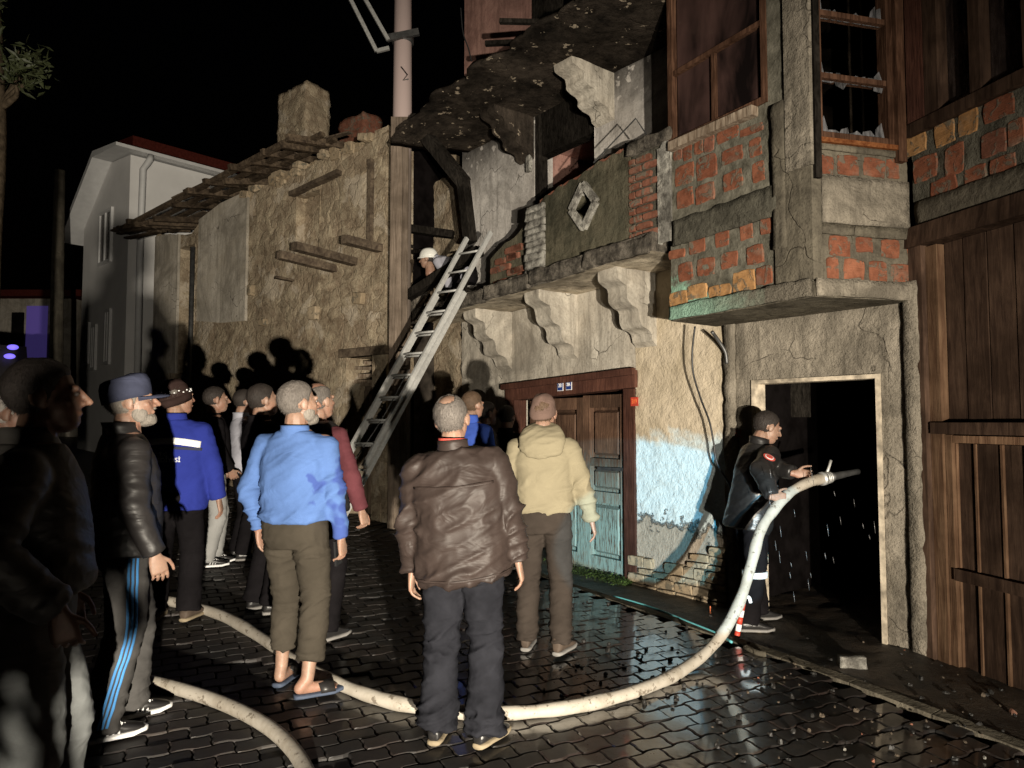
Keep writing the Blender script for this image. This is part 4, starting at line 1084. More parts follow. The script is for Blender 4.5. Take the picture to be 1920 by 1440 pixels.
corbel(FW, WQ(1150, 150)[0] + .13, .28, .62, .52, 5.40, 'plaster_cream', bh, 64, 'bracket', 2)
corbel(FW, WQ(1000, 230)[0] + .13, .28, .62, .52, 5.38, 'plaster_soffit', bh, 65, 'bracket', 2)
# pink wall of the storey that burnt away, above the eaves
a, b = WQ(871, 60, -.4)[0], WQ(1002, 60, -.4)[0]
wall_grid(FW, b, a, 5.5, 8.6, (), .12, .012, 95, p0=-.4, thick=.25).build('storey_wall', M('plaster_pink'), bh, True)
box_f(FW, b - .25, b - .004, -.7, -.36, 5.4, 8.6).build('storey_post', M('charred'), bh)
for (x0, y0, x1, y1) in ((937, 40, 990, 42), (910, 82, 960, 78)):
    MB().bar(at_y(x0, y0, 8.1), at_y(x1 + 40, y1, 8.0), .06, .05).build('burnt_rafter', M('charred'), bh)
MB().tube(catmull([at_y(864, 15, 8.35), at_y(868, 60, 8.35), at_y(878, 90, 8.35), at_y(884, 115, 8.35)], 5), .008, 6).build('wire', M('black_rubber'), bh)
# strut and post of the collapsed left bay, its charred floor and hanging boards
def wp(px, py, p): t, z = WQ(px, py, p); return W(t, p, z)
MB().bar(wp(772, 222, .95), wp(872, 345, .55), .16, .12, up=tuple(N)).build('strut', M('charred'), bh)
MB().bar(wp(868, 335, .55), wp(882, 455, .5), .14, .12, up=tuple(N)).build('post', M('charred'), bh)
MB().bar(wp(742, 425, .8), wp(850, 440, .2), .12, .10).build('beam', M('charred'), bh)
MB().bar(wp(742, 570, .85), wp(900, 470, .55), .12, .12).build('beam', M('charred'), bh)
for k in range(26):
    px, py = rng.uniform(735, 880), rng.uniform(455, 585)
    if abs(px - 822) < 40 and py < 560: continue
    p = rng.uniform(.45, .8); t, z = WQ(px, py, p); L = rng.uniform(.1, .32); a = rng.uniform(0, 3.1)
    MB().bar(W(t - math.cos(a) * L, p, z - math.sin(a) * L * .6), W(t + math.cos(a) * L, p + rng.uniform(-.1, .1), z + math.sin(a) * L * .6), rng.uniform(.03, .09), rng.uniform(.02, .06)).build('charred_board', M(rng.choice(['charred', 'charred', 'roof_timber'])), bh)
tq, zq = WQ(770, 550, .55); rough_box(FW, tq - .45, tq + .3, .3, .72, ZS(5.4) + .05, ZS(5.4) + .42, .07, .09, 97, .14).build('burnt_parapet', M('slab_edge'), bh, True)

# ---- street door: heavy red-brown frame, two panelled leaves (left one open), number plates
fr = MB(); T = door_hole[3]
def fbox(a, b, c, d, p0, p1, mb): return box_f(FW, a, b, p0, p1, c, d, mb)
sill = -0.12
FO = []
for (a, b, c, d) in ((dR - .0, dR + .15, sill, T - .12), (dL - .15, dL, sill, T - .12)):
    FO.append(fbox(a, b, c, d, -.16, .035, MB()).build('frame_jamb', M('door_frame_red'), bh))
head = MB(); a, b = WQ(1196, 700), WQ(950, 735)
hd = [(dR - .02, T - .16 + .05), (dL + .02, T - .16 - .04), (dL + .02, T + .02 - .03), (dR - .02, T + .02 + .05)]
head.prism([W(t, -.16, z) for t, z in hd], N * .21); head.build('frame_head', M('door_frame_red'), bh)
mb = MB(); mb.prism([W(t, .055, z) for t, z in [(dR - .05, T + .02), (dL + .05, T - .06), (dL + .05, T + .01), (dR - .05, T + .09)]], N * .05); mb.build('frame_cornice', M('door_frame_red'), bh)
for k, x in enumerate((1166, 1175, 1184)):
    pass
def leaf(F, t0, t1, z0, z1, par):
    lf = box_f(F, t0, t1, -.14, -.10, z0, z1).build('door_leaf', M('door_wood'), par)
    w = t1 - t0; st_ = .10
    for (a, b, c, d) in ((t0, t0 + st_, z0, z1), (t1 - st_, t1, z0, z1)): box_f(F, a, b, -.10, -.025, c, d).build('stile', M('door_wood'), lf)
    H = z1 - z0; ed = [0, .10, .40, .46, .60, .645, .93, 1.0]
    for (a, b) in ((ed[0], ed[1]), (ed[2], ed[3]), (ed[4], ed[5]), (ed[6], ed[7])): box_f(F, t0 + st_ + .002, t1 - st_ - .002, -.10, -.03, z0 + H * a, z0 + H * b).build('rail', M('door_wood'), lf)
    for (a, b) in ((ed[1], ed[2]), (ed[3], ed[4]), (ed[5], ed[6])):
        q0, q1 = t0 + st_ + .035, t1 - st_ - .035; c, d = z0 + H * a + .03, z0 + H * b - .03; mb = MB()
        A4 = [F.P(q0, -.098, c), F.P(q1, -.098, c), F.P(q1, -.098, d), F.P(q0, -.098, d)]; i_ = .03
        B4 = [F.P(q0 + i_, -.048, c + i_), F.P(q1 - i_, -.048, c + i_), F.P(q1 - i_, -.048, d - i_), F.P(q0 + i_, -.048, d - i_)]
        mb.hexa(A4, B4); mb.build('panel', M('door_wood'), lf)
    return lf
m1 = dR + .15; wl = (dL - .15 - m1)
l1 = leaf(FW, m1 + .005, m1 + wl * .36, sill + .03, T - .17, bh)
l2 = leaf(FW, m1 + wl * .36 + .006, m1 + wl * .70, sill + .03, T - .19, bh)
tq, zq = WQ(1168, 880, -.02); MB().bar(W(m1 - .04, .0, zq), W(m1 + .42, .0, zq - .01), .02, .035).build('bolt', M('steel_dark'), l1)
MB().tube([W(m1 - .02, -.01, zq - .09), W(m1 - .02, -.01, zq + .09)], .018, 8).build('hinge', M('steel_dark'), l1)
# open third leaf seen edge-on inside
FL = Fr(W(dL - .2, -.18, 0), -N); FL.N = -U
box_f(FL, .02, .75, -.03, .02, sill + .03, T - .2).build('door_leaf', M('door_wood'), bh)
def text_mesh(s, size, ext=0.002):
    cu = bpy.data.curves.new('lettering', 'FONT'); cu.body = s; cu.size = size; cu.extrude = ext; cu.align_x = 'CENTER'; cu.align_y = 'CENTER'
    o = bpy.data.objects.new('lettering', cu); COL.objects.link(o); dg = bpy.context.evaluated_depsgraph_get()
    me = bpy.data.meshes.new_from_object(o.evaluated_get(dg)); bpy.data.objects.remove(o); bpy.data.curves.remove(cu)
    return me
def put_text(s, size, ctr, right, upv, mat, par, sx=1.0):
    me = text_mesh(s, size); me.materials.append(mat); r = Vector(right).normalized(); u = Vector(upv).normalized(); n = r.cross(u)
    o = link('lettering', me, par, ctr, Matrix((r, u, n)).transposed(), (sx, 1, 1))
    return o
for (px, py, s) in ((1050, 723, '28'), (1066, 721, '28A')):
    t, z = WQ(px, py, .07)
    pl = thing('number_plate', W(t, .06, z), 'small blue enamel house number plate reading %s over the door' % s, 'number plate', 'house number plates')
    w = .100; box_f(FW, t - w / 2, t + w / 2, .062, .068, z - .062, z + .062).build('plate', M('plate_white'), pl)
    box_f(FW, t - w / 2 + .006, t + w / 2 - .006, .0685, .0705, z - .056, z + .056).build('field', M('plate_blue'), pl)
    put_text(s, .066 if s == '28' else .056, W(t, .073, z), -U, (0, 0, 1), M('plate_white'), pl, .85 if s == '28' else .66)
t, z = WQ(1192, 753, .04)
rp = thing('door_plaque', W(t, .04, z), 'small red plaque with orange figures on the right door jamb', 'plaque')
box_f(FW, t - .035, t + .065, .038, .046, z - .045, z + .045).build('plate', M('red_paint'), rp); put_text('319', .07, W(t + .015, .049, z), -U, (0, 0, 1), M('orange_paint'), rp, .7)
t, z = WQ(1381, 813, .02); sn = put_text('182', .10, W(t, .03, z), -U, (0, 0, 1), M('stencil_red'), bh, .85); sn.name = 'stencil'
# exposed stone footing right of the door
rng2 = random.Random(3); zz = -.12
while zz < .36:
    h = rng2.uniform(.055, .11); t = TB + .02
    while t < dR - .06:
        w = rng2.uniform(.09, .24)
        if zz < .20 + .16 * math.sin(t * 5.1) : lay_brick(FW, t + w / 2, zz + h / 2, w - .012, h - .012, bh, 'stone_pale', .015 + rng2.uniform(0, .02), .07, 'stone', rng2.uniform(-4, 4))
        t += w
    zz += h
# black cable hanging down the wall
cb = [wp(1303, 612, .25), wp(1298, 660, .22), wp(1300, 700, .20), wp(1313, 745, .18), wp(1330, 790, .17), wp(1338, 830, .16), wp(1345, 870, .15), wp(1370, 912, .12), wp(1385, 960, .10), wp(1388, 1030, .10)]
tag(MB().tube(catmull(cb, 6), .009, 8).build('cable', M('black_rubber'), None, True), 'black cable hanging down the cream wall beside the garage', 'cable')

# ================================================================== BRICK BAY HOUSE with the open garage door
gh = thing('brick_bay_house', W(.7, 0, gz(*W(.7, 0, 0).xy)), 'concrete house with bare red brick bay over an open garage door', 'house')
gR = WQ(1652, 703)[0]; gL = WQ(1412, 715)[0]; gT = (WQ(1648, 700)[1] + WQ(1414, 714)[1]) / 2
gar = (gR, gL, -.6, gT)
GE = -.10
wall_grid(FW, GE, TB - .004, -.35, 2.62, [gar], .04, .022, 101, .16, 3.0).build('wall', M('concrete'), gh, True)
rough_box(FW, TB - .10, TB + .02, .0, .035, -.2, 2.5, .016, .06, 105).build('wall_edge', M('concrete'), gh, True)
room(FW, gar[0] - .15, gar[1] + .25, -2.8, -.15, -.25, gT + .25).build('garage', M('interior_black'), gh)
for (a, b, c, d, nm) in ((gar[0], gar[0] + .032, -.16, gT, 'frame_jamb'), (gar[1] - .032, gar[1], -.16, gT, 'frame_jamb'), (gar[0] + .033, gar[1] - .033, gT - .034, gT - .001, 'frame_head')):
    box_f(FW, a, b, -.13, .03, c, d).build(nm, M('cream_paint'), gh)
tq, zq = WQ(1465, 745, -1.0)
wi = box_f(FW, tq - .3, tq + .15, -1.02, -.99, zq - .2, zq + .22).build('inner_window', M('charred'), gh)
# right pier, end of the house
rough_box(FW, GE - .135, GE - .002, -.10, .05, -.35, 2.6, .014, .06, 107).build('pier', M('concrete'), gh, True)

# ---- the bay: left face along the street, right face turned to us
Mz = 2.455
Rp = on_plane(1708, 566, W(0, 0, 0), N); Rp.z = 0
Mp = on_plane(1526, 557, (0, 0, Mz), (0, 0, 1)); Mp.z = 0
Lp = on_plane(1262, 602, (0, 0, Mz), (0, 0, 1)); Lp.z = 0
F1 = Fr(Mp, Lp - Mp); F2 = Fr(Rp, Mp - Rp)
L1, L2 = (Lp - Mp).length, (Mp - Rp).length
BT = 5.6
def f1(px, py, p=0): return F1.Q(px, py, p)
def f2(px, py, p=0): return F2.Q(px, py, p)
Lw = W((Lp - G0).dot(U), 0, 0); Lw.z = 0
# floor slab
poly = [Lp, Mp, Rp, Rp - N * .1, Lw - N * .05]
def ext(q, d): c = (Lp + Mp + Rp + Lw) / 4; v = q - c; return q + v.normalized() * d
sl = MB(); P_ = [ext(q, .02) if i < 3 else q for i, q in enumerate(poly)]
sl.prism([Vector((q.x, q.y, Mz + .0)) for q in P_], Vector((0, 0, .11))); sl.build('bay_slab', M('concrete_dark'), gh)
rough_box(F1, 0, L1, .012, .05, Mz + .005, Mz + .125, .020, .028, 110).build('slab_edge', M('bay_slab_edge'), gh, True)
rough_box(F2, 0, L2, .012, .05, Mz + .005, Mz + .13, .012, .04, 121).build('slab_edge', M('concrete'), gh, True)
# left face wall and window
s0, s1 = f1(1421, 202), f1(1267, 270); zs = (s0[1] + s1[1]) / 2
win1 = (f1(1440, 150)[0], f1(1254, 150)[0], zs, 5.45)
wall_grid(F1, -.0, L1, Mz + .10, BT, [win1], .024, .017, 131, .12, 7).build('bay_wall', M('bay_mortar'), gh, True)
zs2 = f2(1600, 268)[1]
win2 = (max(.10, f2(1672, 150)[0]), min(L2 - .04, f2(1508, 150)[0]), zs2, 5.45)
wall_grid(F2, 0, L2, Mz + .10, BT, [win2], .024, .014, 132, .12, 7).build('bay_wall', M('concrete_dark'), gh, True)
FLs = Fr(Lw, Lp - Lw); wall_grid(FLs, 0, (Lp - Lw).length, Mz + .1, BT, (), .06, .014, 133).build('bay_wall', M('mortar'), gh, True)
MB().prism([Vector((q.x, q.y, BT)) for q in poly], Vector((0, 0, .1))).build('bay_ceiling', M('interior_dark'), gh)
bk = MB(); cc = (Lp + Rp) / 2 - N * .9
box_f(FW, -.3, 2.0, -1.0, -.9, Mz + .1, BT).build('bay_back', M('interior_stone'), gh)
# concrete corner post and bands
cp = MB(); pa = F1.P(.30, .02, 0); pb_ = F2.P(L2 - .035, .02, 0); ins = (Lp + Rp) / 2
zc0 = f1(1480, 325)[1]
def post(z0, z1, a, b, nm, mat, off=.03):
    q = [F1.P(a, off, 0), F1.P(a, -.08, 0), F2.P(L2 - b, -.08, 0), F2.P(L2 - b, off, 0), Mp + (F1.N + F2.N).normalized() * off * 1.1]
    m = MB(); m.prism([Vector((v.x, v.y, z0)) for v in q], Vector((0, 0, z1 - z0))); return m.build(nm, M(mat), gh)
post(zc0, BT - .01, .185, .03, 'corner_post', 'concrete', .035)
post(Mz + .125, zc0 - .002, .30, .06, 'corner_post', 'concrete_dark', .024)
rough_box(F1, .20, .32, .0, .028, Mz + .4, zs - .05, .012, .04, 141).build('render_patch', M('concrete_dark'), gh, True)
zA, zB = f1(1340, 440)[1], f1(1340, 388)[1]
rough_box(F1, .28, L1 - .02, .0, .026, zA, zB, .014, .05, 142, .03).build('render_band', M('mortar'), gh, True)
bA, bB = f2(1600, 438)[1], f2(1600, 335)[1]
rough_box(F2, .02, L2 - .07, .0, .034, bA + .06, bB, .008, .05, 143, .005).build('concrete_band', M('concrete'), gh, True)
rough_box(F2, .02, L2 - .07, .0, .022, bA - .02, bA + .055, .012, .05, 144).build('concrete_band', M('concrete_dark'), gh, True)
rough_box(F2, .06, L2 - .08, .0, .02, f2(1600, 288)[1], zs2 - .03, .01, .04, 145).build('concrete_band', M('concrete_dark'), gh, True)
# bricks, read off the photograph course by course
def bricks(F, lst, ox, oy, sc, par, mat='brick_red', p=-.0165):
    for it in lst:
        x0, y0, x1, y1 = it[:4]; mm = it[4] if len(it) > 4 else mat
        px0, px1 = ox + x0 / sc, ox + x1 / sc; py0, py1 = oy + y0 / sc, oy + y1 / sc; pm, ym = (px0 + px1) / 2, (py0 + py1) / 2
        t, z = F.Q(pm, ym, p); ta_, za = F.Q(px0, ym, p); tb3, zb3 = F.Q(px1, ym, p); _, z1_ = F.Q(pm, py0, p); _, z2_ = F.Q(pm, py1, p)
        slope = abs((za - zb3)); h = max(.05, abs(z1_ - z2_) - slope * .55); w = abs(ta_ - tb3)
        lay_brick(F, t, z, w, h, par, mm, p, .05, 'brick', rng.uniform(-2.5, 2.5))
bricks(F1, [(275, 290, 328, 400), (345, 275, 395, 365), (402, 240, 465, 350, 'brick_old'), (480, 185, 615, 295), (620, 170, 765, 255), (510, 305, 640, 425), (680, 255, 755, 380), (355, 355, 480, 520),
            (222, 410, 340, 555), (700, 400, 775, 535), (520, 450, 640, 590), (350, 530, 465, 665), (235, 560, 335, 695), (215, 330, 268, 400, 'brick_old')], 1200, 180, 3.272, gh)
bricks(F1, [(745, 705, 860, 850), (625, 765, 700, 890), (470, 800, 555, 930), (310, 850, 410, 975), (185, 935, 285, 1005), (245, 1020, 330, 1140), (360, 985, 470, 1110), (505, 950, 610, 1065),
            (665, 910, 765, 1040), (722, 1040, 820, 1165), (578, 1065, 715, 1215, 'brick_tan'), (430, 1150, 570, 1240, 'brick_tan'), (300, 1150, 420, 1250, 'brick_tan'), (190, 1195, 300, 1300, 'brick_tan')], 1200, 180, 3.272, gh)
bricks(F2, [(50, 450, 190, 570), (215, 455, 340, 580), (370, 470, 500, 590), (508, 482, 580, 595), (165, 940, 290, 1060), (320, 945, 425, 1040), (475, 960, 585, 1070), (628, 985, 660, 1080),
            (150, 1065, 220, 1210), (250, 1075, 375, 1215), (405, 1090, 510, 1225), (535, 1110, 660, 1240)], 1500, 150, 3.2, gh)
# windows
def window(F, hole, bars_t, bars_z, par, mat, rails, glass, shards=None, dep=-.03):
    a, b, c, d = hole; w = MB()
    fw = .055
    root = box_f(F, a, b, dep - .05, dep + .045, c, c + fw).build('window', M(mat), par)
    for (x0, x1, y0, y1) in ((a, a + fw, c + fw + .001, d), (b - fw, b, c + fw + .001, d)): box_f(F, x0, x1, dep - .05, dep + .045, y0, y1).build('frame', M(mat), root)
    for t in bars_t: box_f(F, t - .02, t + .02, dep - .03, dep + .03, c + fw + .002, bars_z[0] - .022 if bars_z else d).build('mullion', M(mat), root)
    for z in bars_z: box_f(F, a + fw + .001, b - fw - .001, dep - .035, dep + .038, z - .02, z + .02).build('transom', M(mat), root)
    if glass:
        zz = [c + fw + .003] + [z for z in bars_z] + [d]
        for i in range(len(zz) - 1):
            if i not in glass: continue
            tt_ = [a + fw] + (list(bars_t) if i == 0 else []) + [b - fw]
            for j in range(len(tt_) - 1):
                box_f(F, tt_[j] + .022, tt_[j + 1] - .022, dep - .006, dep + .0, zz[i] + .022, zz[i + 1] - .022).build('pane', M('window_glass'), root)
    if shards:      # broken panes: jagged remnants round the rim
        zz = [c + fw + .003] + [z for z in bars_z] + [d]
        for i in range(len(zz) - 1):
            if i not in shards: continue
            for e in range(2):
                z0 = zz[i] + .022 if e == 0 else zz[i + 1] - .022; sg = 1 if e == 0 else -1
                t = a + fw; seg = []
                while t < b - fw - .01:
                    w_ = min(rng.uniform(.04, .12), b - fw - t); h = rng.uniform(.004, .05) if (e == 0 or rng.random() < .3) else .003
                    if e == 0 and (t < a + fw + .06 or t > b - fw - .12): h += .07
                    MB().prism([F.P(t, dep, z0 - sg * .003), F.P(t + w_, dep, z0 - sg * .003), F.P(t + w_ * rng.uniform(.6, 1), dep, z0 + sg * h * rng.uniform(.4, 1)), F.P(t + w_ * rng.uniform(.1, .5), dep, z0 + sg * h)], F.N * .004).build('shard', M('glass_shard'), root)
                    t += w_
    return root
zt1 = f1(1340, 93)[1]
mid1 = f1(1337, 180)[0]
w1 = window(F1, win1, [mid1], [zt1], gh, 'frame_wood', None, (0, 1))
mb = MB(); mb.bar(F1.P(s1[0] + .02, .03, s1[1] - .03), F1.P(s0[0] - .0, .03, s0[1] - .03), .09, .075); mb.build('sill', M('sill_wood'), w1)
cu = MB(); n1_ = 40
for i in range(n1_ + 1):
    t = win1[0] + (win1[1] - win1[0]) * i / n1_; pp = -.30 + .04 * math.sin(i * 1.1) + .02 * math.sin(i * 2.7)
    cu.v += [tuple(F1.P(t, pp, win1[2] - .05)), tuple(F1.P(t, pp + .02 * math.sin(i), 5.4))]
cu.f = [(2 * i, 2 * i + 2, 2 * i + 3, 2 * i + 1) for i in range(n1_)]; cu.m = [0] * n1_
cu.build('reflection_sheet', M('reflection_sheet'), w1, True)
zt2, zt3 = f2(1590, 148)[1], f2(1590, 32)[1]
w2 = window(F2, win2, [], [zt2, zt3], gh, 'frame_wood', None, None, (0, 1, 2))
box_f(F2, win2[0] - .02, win2[1] + .02, -.03, .05, zs2 - .035, zs2 - .002).build('sill', M('rust_orange'), w2)
MB().bar(F2.P(win2[1] + .015, .03, zs2 - .3), F2.P(win2[1] + .01, .03, 5.4), .05, .05, up=tuple(F2.N)).build('jamb_board', M('charred'), w2)
MB().bar(F2.P(win2[0] - .03, .03, zs2 - .12), F2.P(win2[0] - .035, .03, 5.4), .07, .05, up=tuple(F2.N)).build('jamb_board', M('frame_wood'), w2)
# white stains under the right window
# bracket under the bay
MB().tube(catmull([wp(1335, 622, .22), wp(1348, 640, .12), wp(1360, 660, .06), wp(1363, 682, .04)], 5), .016, 8).build('bay_prop', M('steel_dark'), gh, True)

# ================================================================== TIMBER GATE HOUSE on the right
Kp = on_ground(1742, 1226); Kp.z = 0; QD = Vector((.27, -.963, 0)).normalized()
FQ = Fr(Kp, -QD)      # t grows away from us; N must face the street
def q_(px, py, p=0): return FQ.Q(px, py, p)
FQ.O = Kp + QD * 3.0      # origin near us
def qt(px, py, p=0): return FQ.Q(px, py, p)
th = thing('gate_house', FQ.P(2.4, 0, -.1), 'brown timber house front with tall plank gate at the right edge', 'house')
zl = qt(1735, 462)[1]
zg = gz(Kp.x, Kp.y) - .2
tK = 3.0
tN = 1.6
box_f(FQ, tK - .09, tK + .06, -.12, .06, zg, zl + .02).build('gate_post', M('gate_wood'), th)
box_f(FQ, tK - .185, tK - .092, -.10, .02, zg, zl - .01).build('gate_post', M('gate_pale'), th)
lin = MB(); lin.hexa([FQ.P(tN, -.12, zl), FQ.P(tK + .08, -.12, zl), FQ.P(tK + .08, .09, zl), FQ.P(tN, .09, zl)], [FQ.P(tN, -.12, zl + .15), FQ.P(tK + .08, -.12, zl + .15), FQ.P(tK + .08, .07, zl + .15), FQ.P(tN, .07, zl + .15)])
lin.build('lintel', M('gate_wood'), th)
gate = thing('timber_gate', FQ.P(2.3, 0, zg), 'weathered brown plank gate with cross rails at the right edge', 'gate')
t = tK - .19; k = 0; zr = qt(1830, 805)[1]
while t > tN:
    w = .155 + .02 * ((k * 7) % 3)
    box_f(FQ, t - w + .006, t - .004, -.075, -.045 + .006 * (k % 2), zr + .05, zl - .004).build('plank', M('gate_wood'), gate)
    t -= w; k += 1
box_f(FQ, tN, tK - .12, -.045, .055, zr - .035, zr + .045).build('rail', M('gate_wood'), gate)
t = tK - .24; k = 0
box_f(FQ, tK - .24, tK - .19, -.07, .0, zg, zr - .04).build('stile', M('gate_pale'), gate)
zr2 = qt(1850, 1090)[1]
while t > tN:
    w = .15 + .02 * ((k * 5) % 3)
    box_f(FQ, t - w + .012, t - .004, -.085, -.05 + .008 * (k % 2), zg, zr - .10).build('plank', M('gate_wood'), gate)
    box_f(FQ, t - .010, t + .006, -.05, -.03, zg, zr - .10).build('cover_strip', M('gate_pale'), gate)
    t -= w; k += 1
box_f(FQ, tN, tK - .245, -.045, -.005, zr - .095, zr - .045).build('rail', M('gate_pale'), gate)
box_f(FQ, tN, tK - .245, -.028, .02, zr2 - .04, zr2 + .04).build('rail', M('gate_wood'), gate)
zw = qt(1705, 262)[1]
wall_grid(FQ, tN, tK + .02, zl + .152, zw + .0, (), .028, .015, 151, sc=7, p0=.0).build('upper_wall', M('mortar'), th, True)
bricks(FQ, [(625, 300, 770, 470, 'brick_tan'), (820, 225, 940, 405, 'brick_tan'), (960, 170, 1080, 340, 'brick_tan'), (1110, 85, 1300, 260), (690, 440, 835, 620), (880, 375, 1000, 580), (1100, 290, 1250, 470, 'brick_old'),
            (795, 570, 955, 735), (1000, 505, 1130, 660), (1150, 440, 1310, 580), (1262, 225, 1360, 400)], 1500, 150, 3.2, th)
rough_box(FQ, tN, tK - .02, .0, .03, zl + .155, zl + .33, .012, .05, 152).build('concrete_band', M('concrete_dark'), th, True)
# dark wooden upper window above the bricks
box_f(FQ, tN, tK + .02, -.3, -.25, zw, 5.8).build('upper_room', M('interior_black'), th)
box_f(FQ, tN, tK + .02, -.12, .05, zw + .002, zw + .09).build('window_sill', M('gate_wood'), th)
for (a, b, m__) in ((tK - .13, tK + .02, 'door_frame_red'), (tK - .25, tK - .135, 'gate_wood'), (tK - .58, tK - .50, 'gate_wood'), (tK - .95, tK - .87, 'gate_wood')):
    box_f(FQ, a, b, -.10, .03, zw + .092, 5.8).build('window_post', M(m__), th)
for (a, b) in ((tK - .50, tK - .25), (tK - .87, tK - .58)):
    box_f(FQ, a + .002, b - .002, -.07, -.063, zw + .092, 5.8).build('pane', M('dirty_glass'), th)

# ================================================================== PEOPLE
def folds(me, amp, seed, sc=(7, 7, 5), ridges=True, zfun=None):
    """creases: long drag folds that wander, over broad soft billows"""
    co = get_co(me); no = get_no(me); p = co * np.array(sc)
    w = np.stack([vn(p * .45, seed + 1), vn(p * .45 + 9, seed + 2), vn(p * .45 + 17, seed + 3)], 1) * 2.6
    tilt = np.stack([p[:, 0] + .5 * p[:, 2], p[:, 1], p[:, 2] - .6 * p[:, 0]], 1) * np.array([.45, .45, 1.25])
    d = (ridge(tilt + w, seed) ** 3 - .3) * .75 + fbm(p * .42 + w * .5, seed + 7, 2) * .7 + (ridge(tilt * 2.1 + w * 1.7, seed + 4) ** 4 - .2) * .28
    a = amp * (zfun(co) if zfun else 1.0)
    set_co(me, co + no * (d * a)[:, None])
def ik(sh, wr, l1, l2, pole):
    sh, wr = Vector(sh), Vector(wr); d = wr - sh; L = min(d.length, (l1 + l2) * .999); d = d.normalized()
    a = (l1 * l1 - l2 * l2 + L * L) / (2 * L); h = math.sqrt(max(0, l1 * l1 - a * a))
    pv = Vector(pole) - d * Vector(pole).dot(d); pv = pv.normalized() if pv.length > 1e-4 else Vector((0, -1, 0))
    return sh + d * a + pv * h, sh + d * L
def hand_mb(wr, d, pn, side, curl=25, thumb=1, s=1.0):
    """palm, four unequal bent fingers and a thumb off the side; d finger direction, pn palm normal, side towards the thumb"""
    d = Vector(d).normalized(); sd = Vector(side); sd = (sd - d * sd.dot(d)).normalized(); pn_ = d.cross(sd)
    if pn_.dot(Vector(pn)) < 0: pn_ = -pn_
    pn = pn_; mb = MB(); wr = Vector(wr)
    rr = []
    for u, hw, hh in ((-.03, .024, .020), (.0, .026, .019), (.03, .036, .017), (.065, .041, .015), (.09, .041, .013), (.098, .034, .009)):
        rr.append((wr + d * u * s, sd * hw * s, pn * hh * s))
    mb.rings(rr, 14, 2.4)
    for i, (o, L, r) in enumerate(((.031, .070, .0088), (.0105, .078, .0090), (-.0105, .072, .0086), (-.031, .056, .0078))):
        p = wr + (d * .085 + sd * o) * s; dirv = (d + sd * o * 1.6).normalized(); q = 0
        for k, f in enumerate((.45, .31, .24)):
            c = R(curl * (.8, 1.1, .8)[k] * (1 + .12 * i)); dirv = (dirv * math.cos(c) + pn * math.sin(c)).normalized(); pnn = pn
            e = p + dirv * L * f * s; mb.cap(p, e, r * s * (1 - .07 * k), r * s * (.93 - .07 * k), 8); p = e
    p = wr + (d * .028 + sd * .026 * thumb) * s
    for (dv, L, r) in (((d * .75 + sd * .75 + pn * .25), .042, .0115), ((d * .92 + sd * .35 + pn * .35), .034, .0098), ((d * .95 + sd * .12 + pn * .42), .026, .0088)):
        e = p + dv.normalized() * L * s; mb.cap(p, e, r * s, r * s * .92, 8); p = e
    return mb
def head_mb(T):
    """T maps head space (x right, y forward, z up, origin mid head) to person space"""
    mb = MB(); r3 = T.to_3x3()
    def E(c, r, rt=None): mb.ell(T @ Vector(c), r, r3 @ rt if rt is not None else r3, 18, 14)
    def C(a, b, ra, rb): mb.cap(T @ Vector(a), T @ Vector(b), ra, rb, 10)
    E((0, -.018, .032), (.076, .096, .086)); E((0, .028, -.022), (.063, .064, .090)); E((0, .040, -.078), (.046, .046, .036))
    C((-.036, .080, .020), (.036, .080, .020), .013, .013); C((0, .090, .012), (0, .113, -.026), .009, .013)
    C((-.012, .096, -.030), (.012, .096, -.030), .010, .010); C((-.021, .083, -.058), (.021, .083, -.058), .010, .010)
    C((-.043, .060, -.020), (-.030, .070, -.040), .018, .014); C((.043, .060, -.020), (.030, .070, -.040), .018, .014)
    for sx in (-1, 1):
        E((sx * .078, -.010, -.004), (.008, .020, .031), Matrix.Rotation(R(-sx * 18), 3, 'Z') @ Matrix.Rotation(R(-12), 3, 'X'))
        E((sx * .074, -.004, -.024), (.010, .012, .014))
    C((0, -.030, -.075), (0, -.045, -.19), .061, .074)
    return mb
